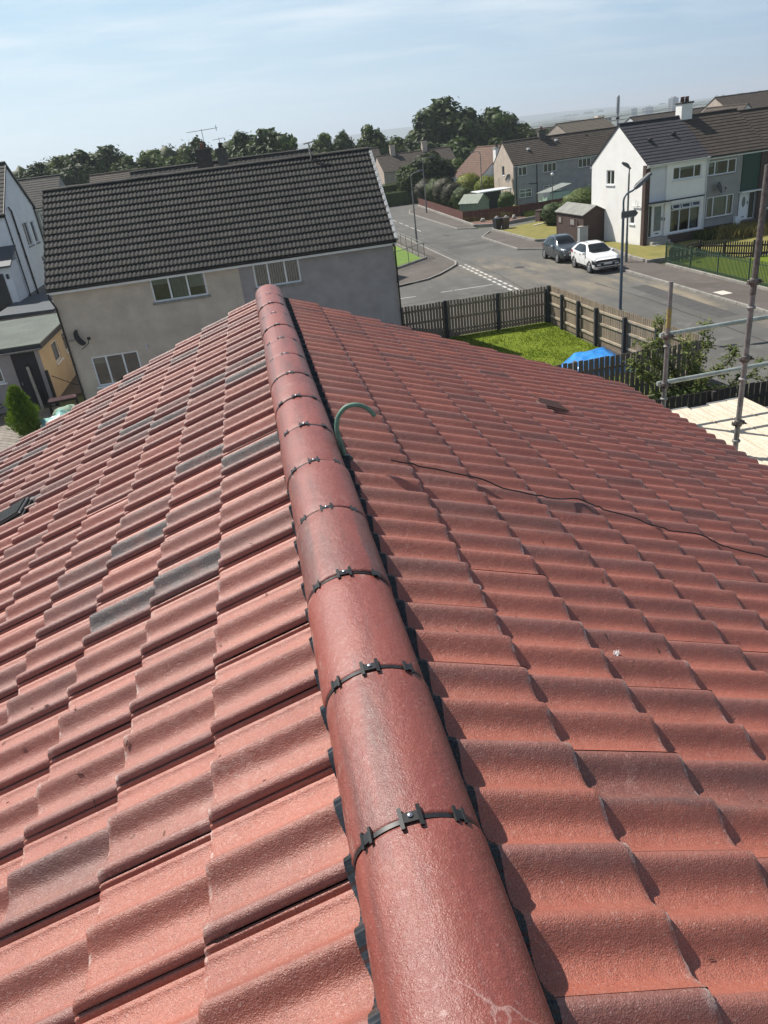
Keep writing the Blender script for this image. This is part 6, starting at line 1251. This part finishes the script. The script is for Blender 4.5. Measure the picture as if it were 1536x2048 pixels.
BW = ['leftmost tree of the belt behind the dark roofs, lowest at its left end', 'rounded dark tree second from the left end of the belt', 'mid green tree third from the left end of the belt', 'broad dark crown above the lilac grey house roof', 'tall narrow dark crown right of the broad one in the belt', 'lower light green tree above the distant brown roof', 'broad mid green crown above the left half of the dark roof', 'low pale green tree beside the aerial chimneys', 'small mid green crown tucked behind the aerial', 'dark tree directly behind the left chimney and aerial', 'mid green tree between the chimneys and the broad rounded crown', 'broad rounded dark crown right of the two chimneys', 'dark domed tree at the right end of the belt before the gap',
      'mid green tree first to the right of the gap in the belt', 'pointed dark tree second to the right of the gap', 'low pale green tree between the pointed tree and the tall slim one', 'tall slim mid green tree above the corner of the dark roof', 'low rounded tree before the big central clump', 'dark tree on the left shoulder of the big clump', 'tallest broad dark tree at the middle of the skyline', 'second dark crown on the right of the tallest tree', 'dark tree beyond the grey street house chimney', 'rounded tree above the roof of the grey street house', 'last low dark tree before the tower block',
      'large dark leafy tree behind the clipped hedges', 'lower bushy tree at the left of the large leafy one', 'bushy tree right behind the lime shrub', 'dark tree filling the gap over the row house roof', 'dark tree behind the pale chimneys of the row house', 'mid green tree between the row house and cream cottage', 'yellowish green tree behind the white gable, beside the mast']
protos = {}
for (x, y, top, r, k), lab in zip(BELT, BW):
    nm, fn, blobs, leaf = PROTO[k]; gz = ground_z(x, y); sz = (top-gz)/2.62; s = (r*(1.38 if y > 117 else 1.15), r*(1.38 if y > 117 else 1.15), sz*.98)
    grp = 'trees of the belt behind the roofs' if y > 117 else 'trees between the houses'
    if k not in protos: protos[k] = make_tree(nm, lab, 31+k, blobs, 5200, .10, leaf); o = protos[k]; o.location = (x, y, gz); o.scale = s; o.rotation_euler = (0, 0, rng.uniform(0, 6)); o['group'] = grp
    else: copy_tree(protos[k], (x, y, gz), rng.uniform(0, 6.28), s, lab, grp)
rg = random.Random(44); bl = []
for x0, x1, n, top in ((-35, 8, 32, 11.6), (11, 54, 30, 8.4)):
    for i in range(n):
        x = x0+(x1-x0)*(i+.5)/n+rg.uniform(-.8, .8); r = rg.uniform(2.4, 3.4); tp = top*rg.uniform(.82, 1.0)-(.09*(x-30) if x > 38 else 0); bl.append((x, 142+rg.uniform(-4, 4), tp-r*.9, r, r, r*.95)); bl.append((x+rg.uniform(-1, 1), 141, tp-r*2.3, r*1.1, r, r*1.2))
mb = leafcloud(rg, bl, 34000, .27, (.72, 1.06)); cores(mb, bl, .74, 3, 10, 7); tag(mb.obj('background_wood', M_LF_MID), 'continuous wood behind the single trees on the skyline', 'wood', None, 'stuff')
# clipped columns along the bend
def topiary(loc, label, rx, ry, h, leaf, seed, n=3800, size=.075, kind='hedge', base=.1, grp='clipped hedge columns on the bend', box=0):
    rg = random.Random(seed); t = thing('clipped_hedge' if kind == 'hedge' else 'shrub', label, kind, loc, 0, grp); z = h/2+base/2
    bl = [(0, 0, h*.62, rx, ry, h*.38), (.05*rx, 0, h*.36, rx*.95, ry*.95, h*.34), (-.1*rx, .1*ry, h*.5, rx*.98, ry, h*.36)]
    mb = leafcloud(rg, bl, n, size, (.86, 1.03)); cores(mb, bl, .9, seed, 16, 12); mb.obj('foliage', leaf, t); k = MB(); k.tube([(0, 0, 0), (0, 0, h*.4)], .09, 6); k.obj('stem', M_BARK, t); return t
for i, (x, y, h, r, lf, lab) in enumerate([(22.9, 98.8, 3.0, 1.35, M_LF_BRN, 'bronze clipped column farthest round the bend'), (23.5, 95.4, 3.1, 1.35, M_LF_MID, 'green clipped column second from the far end of the bend'), (23.6, 92.0, 3.25, 1.3, M_LF_BRN, 'tall bronze clipped column in the middle of the hedge row'), (23.7, 88.6, 2.85, 1.3, M_LF_BRN, 'bronze clipped column fourth along the hedge row'), (24.0, 85.4, 2.45, 1.2, M_LF_MID, 'green clipped column near the pale green shed'), (24.3, 82.0, 2.0, 1.15, M_LF_BRN, 'dark clipped column nearest the red fence corner')]):
    topiary((x, y, .05), lab, r, r*1.1, h, lf, 60+i)
topiary((27.2, 94, .0), 'lime yellow shrub behind the clipped hedge row', 1.7, 1.5, 3.3, M_LF_LIME, 71, 3000, .11, 'shrub', grp=None); topiary((28.6, 91, 0), 'golden green bush left of the bungalow', 1.4, 1.3, 2.9, M_LF_LIME, 72, 2500, .11, 'shrub', grp=None)
topiary((26.6, 78.2, .0), 'round dark ball shrub beside the carport', .85, .85, 1.95, M_LF_DARK, 73, 2200, .06, 'shrub', grp=None)
topiary((27.2, 60.5, .0), 'leafy green bush between the brown shed and the white gable', 2.0, 1.7, 2.9, M_LF_MID, 74, 3600, .09, 'shrub', grp=None); topiary((25.4, 62.3, .0), 'smaller dark bush left of the leafy one behind the shed', 1.1, 1.0, 1.9, M_LF_DARK, 75, 1800, .085, 'shrub', grp=None)
def long_hedge(name, label, pts, w, h, leaf, seed, n=3500, size=.08):
    rg = random.Random(seed); t = thing(name, label, 'hedge', (pts[0][0], pts[0][1], 0)); mb = MB(); o = Vector((pts[0][0], pts[0][1], 0)); tot = sum((Vector(b)-Vector(a)).length for a, b in zip(pts[:-1], pts[1:]))
    for a, b in zip(pts[:-1], pts[1:]):
        A = Vector((*a, 0))-o; Bv = Vector((*b, 0))-o; d = Bv-A; L_ = d.length; d.normalize(); s = Vector((d.y, -d.x, 0)); M4 = Matrix(((d.x, s.x, 0, A.x), (d.y, s.y, 0, A.y), (0, 0, 1, 0), (0, 0, 0, 1))); mb.box((0, -w*.44, 0), (L_, w*.44, h*.95), M4)
        for i in range(int(n*L_/tot)):
            f = rg.random(); side = rg.choice((-1, 1)); x = rg.uniform(0, L_)
            p, nr = ((x, side*w/2*rg.uniform(.85, 1.08), rg.uniform(.02, h)), Vector((0, side, .3))) if f < .62 else ((x, rg.uniform(-w/2, w/2), h*rg.uniform(.95, 1.05)), Vector((0, 0, 1)))
            nr = (nr+Vector((rg.gauss(0, .5), rg.gauss(0, .5), rg.gauss(0, .5)))).normalized(); q = nr.cross(Vector((rg.gauss(0, 1), rg.gauss(0, 1), rg.gauss(0, 1)))).normalized(); c = nr.cross(q); s_ = size*rg.uniform(.6, 1.2); P0 = Vector(p)
            mb.add([P0-q*s_, P0-c*s_*.55, P0+q*s_, P0+c*s_*.55], [(0, 1, 2, 3)], False, M4)
    mb.obj('foliage', leaf, t); return t
long_hedge('garden_hedge', 'dark square cut hedge across the end of the street', [(8, 104.2), (21.6, 103.6), (21.9, 108)], 1.2, 1.7, M_LF_DARK, 81)
long_hedge('garden_hedge', 'dark tall hedge right of the far junction', [(22.6, 104), (26, 104.4)], 1.3, 2.4, M_LF_DARK, 82)
long_hedge('garden_hedge', 'low green hedge in front of the roadside house', [(18.2, 109.5), (22.5, 109.5)], 1.6, 2.4, M_LF_LIME if False else M_LF_MID, 83, 2000)
# golden conifer in the yard
rg = random.Random(90); t = thing('golden_conifer', 'bright yellow green cone shaped conifer in the paved yard', 'conifer', (-9.35, 27.7, 0)); mb = MB()
for i in range(5200):
    z = 1.8*rg.random()**1.1; q = z/1.82; rad = .50*min(1, .62+q*2.0)*(1-q**2.1)**.75+.02; a = rg.uniform(0, 6.283); r = rad*rg.uniform(.55, 1.08)*(1+.5*noise.noise(Vector((math.cos(a)*2.6, math.sin(a)*2.6, z*3.2)))); p = Vector((r*math.cos(a), r*math.sin(a), z+.05)); up = Vector((math.cos(a)*.6+rg.gauss(0, .35), math.sin(a)*.6+rg.gauss(0, .35), 1)).normalized(); c = up.cross(Vector((rg.gauss(0, 1), rg.gauss(0, 1), 0))).normalized(); s = rg.uniform(.045, .10); mb.add([p-c*s*.4, p+up*s*.3-c*s*.1, p+up*s*1.5, p+c*s*.4], [(0, 1, 2, 3)])
lumpy(mb, (0, 0, .8), (.24, .24, .75), 3, 14, 10, .2); mb.obj('foliage', M_LF_CON, t); k = MB(); k.tube([(0, 0, 0), (0, 0, .5)], .05, 6); k.obj('stem', M_BARK, t)
# apple tree beyond the scaffold: open branches with leaf tufts
def open_tree(name, label, loc, seed, limbs, leaf, n_tuft, lsize, spread):
    rg = random.Random(seed); t = thing(name, label, 'tree', loc); tk = MB(); mb = MB(); tips = []
    for (pts, r) in limbs:
        sp_ = spline(pts, 5); tk.tube(sp_, [r*(1-.75*i/(len(sp_)-1)) for i in range(len(sp_))], 6)
        for i in range(2, len(sp_)):
            for q in range(3):
                d = Vector((rg.gauss(0, 1), rg.gauss(0, 1), rg.gauss(.5, .8))).normalized(); e = sp_[i]+d*rg.uniform(.15, spread); tk.tube([sp_[i], sp_[i].lerp(e, .5)+Vector((0, 0, .03)), e], [.008, .006, .003], 4); tips.append((sp_[i], e))
    for a, e in tips:
        for i in range(n_tuft):
            p = a.lerp(e, rg.uniform(.25, 1.08))+Vector((rg.gauss(0, .055), rg.gauss(0, .055), rg.gauss(0, .05))); nr = Vector((rg.gauss(0, .6), rg.gauss(0, .6), 1)).normalized(); q = nr.cross(Vector((rg.gauss(0, 1), rg.gauss(0, 1), rg.gauss(0, .4)))).normalized(); c = nr.cross(q); s = lsize*rg.uniform(.6, 1.2)
            mb.add([p-q*s, p-c*s*.5+nr*s*.1, p+q*s, p+c*s*.5+nr*s*.1], [(0, 1, 2, 3)])
    mb.obj('crown', leaf, t); tk.obj('trunk', M_BARK, t); return t
open_tree('apple_tree', 'straggly young apple tree growing behind the scaffold poles', (11.9, 19.3, 0), 5, [([(0, 0, 0), (-.1, 0, .5), (-.35, .1, 1.2), (-.75, .1, 2.0), (-.8, .1, 2.65)], .06), ([(0, 0, .3), (.2, -.1, .9), (.45, 0, 1.6), (.55, .1, 2.35)], .05), ([(-.1, 0, .5), (-.8, -.1, .9), (-1.35, -.1, 1.25), (-1.75, 0, 1.65)], .04), ([(0, 0, .35), (.7, .1, .7), (1.25, .1, 1.0), (1.65, .1, 1.45)], .04), ([(0, 0, .2), (.8, -.2, .35), (1.6, -.1, .5), (2.4, 0, .9)], .035), ([(-.35, .1, 1.2), (-.9, .2, 1.5), (-1.3, .2, 2.1)], .03), ([(0, 0, .2), (-.5, -.3, .35), (-1.0, -.3, .6)], .03), ([(.2, -.1, .9), (-.1, -.3, 1.5), (-.2, -.2, 2.15)], .03)], M_LF_APPLE, 17, .062, .38)
open_tree('young_shrub', 'loose leafy shrub right of the apple tree by the black fence', (13.6, 18.0, 0), 8, [([(0, 0, 0), (.3, 0, .5), (.8, .1, .9), (1.2, .1, 1.1)], .03), ([(0, 0, 0), (-.3, 0, .45), (-.9, .1, .75)], .03), ([(0, 0, 0), (.1, .1, .5), (.15, .1, 1.0)], .03), ([(.3, 0, .5), (1.2, -.1, .7), (2.0, 0, .75)], .025)], M_LF_APPLE, 12, .06, .35)
rg = random.Random(14); t = thing('garden_shrub', 'dense dark shrub low beneath the apple tree', 'shrub', (11.9, 18.6, 0)); mb = leafcloud(rg, [(0, 0, .35, 1.1, .7, .5), (-.9, .1, .3, .7, .6, .4), (.9, 0, .3, .8, .6, .42)], 3000, .055, (.6, 1.1)); mb.obj('foliage', M_LF_MID, t); k = MB(); k.tube([(0, 0, 0), (0, 0, .4)], .03, 5); k.obj('stem', M_BARK, t)
topiary((15.5, 14.6, 0), 'leafy bush at the right edge below the scaffold rail', .8, .8, 1.5, M_LF_APPLE, 77, 2200, .06, 'shrub', grp=None)
# grass blades: tufts over the garden lawn and the long dry grass by the terrace
def blades(name, label, n, region, h, mat, seed, lean=.4, cat='grass', wd=.006):
    rg = random.Random(seed); mb = MB()
    for i in range(n):
        p = region(rg)
        if p is None: continue
        a = rg.uniform(0, 6.283); hh = h*rg.uniform(.5, 1.2); w = wd*rg.uniform(.7, 1.4); l = Vector((math.cos(a), math.sin(a), 0))*hh*lean*rg.uniform(.2, 1); c = Vector((-math.sin(a), math.cos(a), 0))*w; P0 = Vector(p); mb.add([P0-c, P0+c, P0+l*.35+Vector((0, 0, hh*.6))+c*.7, P0+l+Vector((0, 0, hh)), P0+l*.35+Vector((0, 0, hh*.6))-c*.7], [(0, 1, 2, 3, 4)])
    return tag(mb.obj(name, mat), label, cat, None, 'stuff')
M_BLADE = mat_leaf('lawn_blades', (.12, .18, .012), (.21, .26, .028), .35); M_STRAW = mat_leaf('dry_blades', (.17, .15, .045), (.34, .28, .10), .35); M_WEED = mat_leaf('weed_blades', (.05, .09, .015), (.13, .16, .03), .35)
def lawn_region(r):
    x, y = r.uniform(5.7, 12.55), r.uniform(21, 31.65)
    e = min(12.55-x+.05, 31.65-y+.05); k = noise.noise(Vector((x*.9, y*.9, 0)))
    return (x, y, .02) if (e < .5 or k > .02 or r.random() < .45) and 1.55*y-24 > x-8 else None
blades('lawn_grass', 'short green grass of the garden lawn', 26000, lawn_region, .06, M_BLADE, 4, .8, wd=.012)
blades('tall_grass', 'long dry grass in front of the grey terrace house', 1500, lambda r: (r.gauss(31.2, .9), r.gauss(45.1, .5), .04), .70, M_STRAW, 5, .5, wd=.018)
blades('weeds', 'green weeds along the foot of the far terrace', 2600, lambda r: (r.uniform(28.5, 34), r.uniform(45.2, 47.2), .04), .5, M_WEED, 6, .6, wd=.03)
blades('verge_grass', 'rough grass along the red chip bed', 1500, lambda r: (r.uniform(26, 30), r.uniform(69.5, 72.6), .02), .45, M_WEED, 7, .6, wd=.03)

# ------------------------------------------------------------------ the town in the valley, hills, mast, towers
rg = random.Random(17)
mb = MB()
def far_tree(x, y, r, h): lumpy(mb, (x, y, ground_z(x, y)+h*.45), (r, r, h*.6), rg.uniform(0, 99), 7, 5, .5)
for i in range(2600):
    y = 520*(4.8**rg.random()); x = y*rg.uniform(-.05, 1.0)*.85+rg.uniform(-30, 30)
    if noise.noise(Vector((x*.006, y*.004, 2))) < -.12: continue
    far_tree(x, y, rg.uniform(3, 7)*(1+y/1500), rg.uniform(6, 11)*(1+y/3500))
tag(mb.obj('distant_woods', M('distant_wood', (.040, .058, .022), .95, .4, .05, col2=(.020, .032, .012))), 'woods and tree lines across the valley', 'woods', None, 'stuff')
tw = MB(); tr = MB()
for i in range(420):
    y = rg.uniform(320, 1900); x = y*rg.uniform(.25, .95)*.85; gz = ground_z(x, y); a = rg.uniform(-.4, .4); w, d, h = rg.uniform(8, 18), 8, rg.uniform(5, 6.5); M4 = Matrix.Translation((x, y, gz)) @ Matrix.Rotation(a, 4, 'Z'); tw.box((-w/2, -d/2, 0), (w/2, d/2, h), M4); tr.prism([(-d/2-.3, h), (d/2+.3, h), (0, h+3)], -w/2-.3, w/2+.3, 'x', M4)
tag(tw.obj('distant_town', M('distant_walls', (.42, .38, .34), .9, .3, .02)), 'scatter of small pale houses across the valley', 'town', None, 'stuff')
tag(tr.obj('distant_town_roofs', M('distant_roofs', (.10, .08, .07), .9, .3, .02)), 'dark roofs of the houses scattered across the valley', 'roofs', None, 'stuff')
def tower(label, loc, rz, W, D, h, floors, bays, wall):
    t = thing('tower_block', label, 'tower block', loc, rz, 'tower blocks in the valley'); mb = MB(); mb.box((-W/2, -D/2, -20), (W/2, D/2, h)); mb.box((-W*.18, -D*.3, h), (W*.18, D*.3, h+h*.06)); mb.box((-W*.06-.01, -D/2-1.2, -20), (W*.06, -D/2-.01, h+1)); mb.obj('wall', wall, t)
    for f in range(floors):
        z = h*(f+.35)/floors; m2 = MB()
        for k in range(bays):
            x = -W/2+W*(k+.5)/bays
            if abs(x) < W*.08: continue
            m2.box((x-W/bays*.32, -D/2-.15, z), (x+W/bays*.32, -D/2-.02, z+h/floors*.5))
        m2.box((-W/2-.12, -D*.3, z), (-W/2-.02, D*.3, z+h/floors*.5)); m2.obj('window_band', M('tower_glass', (.05, .06, .07), .2, .2, .3), t)
tower('pale fawn tower block between the trees and the white gable', (220, 470, -20), R(-10), 11, 14, 23.5, 10, 5, M('fawn_concrete', (.40, .34, .27), .9, .15, .3))
tower('grey blue tower block far off to the left of the white chimney', (735, 1290, -22), R(10), 12, 11, 33, 12, 4, M('grey_concrete', (.25, .25, .26), .9, .15, .1))
tower('faint tower block in the haze left of the grey blue one', (1010, 1890, -25), R(6), 22, 14, 24, 8, 5, M('grey_concrete', (.25, .25, .26)))
tower('second faint slab block in the far haze', (970, 1880, -25), R(-6), 11, 12, 25, 8, 3, M('grey_concrete', (.25, .25, .26)))
t = thing('phone_mast', 'slender grey telephone mast rising behind the white gable', 'mast', (59.2, 120, 0)); mb = MB(); mb.tube([(0, 0, 0), (0, 0, 8.2)], [.22, .13], 8); mb.obj('pole', M('mast_grey', (.30, .31, .32), .5, .15, 3, metal=.3), t); mb = MB(); mb.lathe([(.12, 7.3), (.24, 7.5), (.25, 9.6), (.18, 9.85), (.08, 9.9)], 12); mb.obj('antenna_shroud', M('shroud_grey', (.36, .37, .38), .6, .1, 3), t); mb = MB(); mb.lathe([(.2, 6.6), (.28, 6.65), (.28, 6.9), (.2, 6.95)], 12); mb.obj('collar', M_DPIPE, t)
def hill(y, prof, depth, mat):
    mb = MB(); xs = [p[0] for p in prof]; n = 90
    def z(x):
        for (a, za), (b, zb) in zip(prof[:-1], prof[1:]):
            if a <= x <= b: t_ = (x-a)/(b-a); return za+(zb-za)*(t_*t_*(3-2*t_))
        return -60
    def fn(u, v): x = xs[0]+(xs[-1]-xs[0])*u; h_ = z(x)+60; return (x, y+depth*(2*v-1), -60+h_*math.cos((2*v-1)*math.pi/2)+4*noise.noise(Vector((x*.004, v*6, y)))*(h_ > 20))
    mb.grid(fn, n, 14); return tag(mb.obj('hills', mat), kind='structure')
M_HILL = M('hill_green', (.075, .085, .045), .95, .3, .004, col2=(.04, .055, .03))
hill(4700, [(-4200, 40), (-1500, 52), (250, 24), (420, 34), (900, 46), (1500, 24), (1850, 24), (2200, 14), (2600, -22), (3400, -40)], 600, M_HILL)
hill(2750, [(600, -60), (1250, -34), (1500, -10), (1700, -9), (1960, -8), (2300, -12), (3000, -8), (4200, -20)], 420, M_HILL)

# ------------------------------------------------------------------ summer haze over the valley
m = bpy.data.materials.new('haze_air'); m.use_nodes = True; nt = m.node_tree; nt.nodes.clear(); out = nt.nodes.new('ShaderNodeOutputMaterial'); pv = nt.nodes.new('ShaderNodeVolumePrincipled')
pv.inputs['Color'].default_value = (.80, .88, .97, 1); pv.inputs['Density'].default_value = .00032; pv.inputs['Anisotropy'].default_value = .25; nt.links.new(pv.outputs[0], out.inputs['Volume'])
mb = MB(); mb.box((-6500, -400, -90), (6500, 9500, 75)); tag(mb.obj('haze', m), kind='stuff')
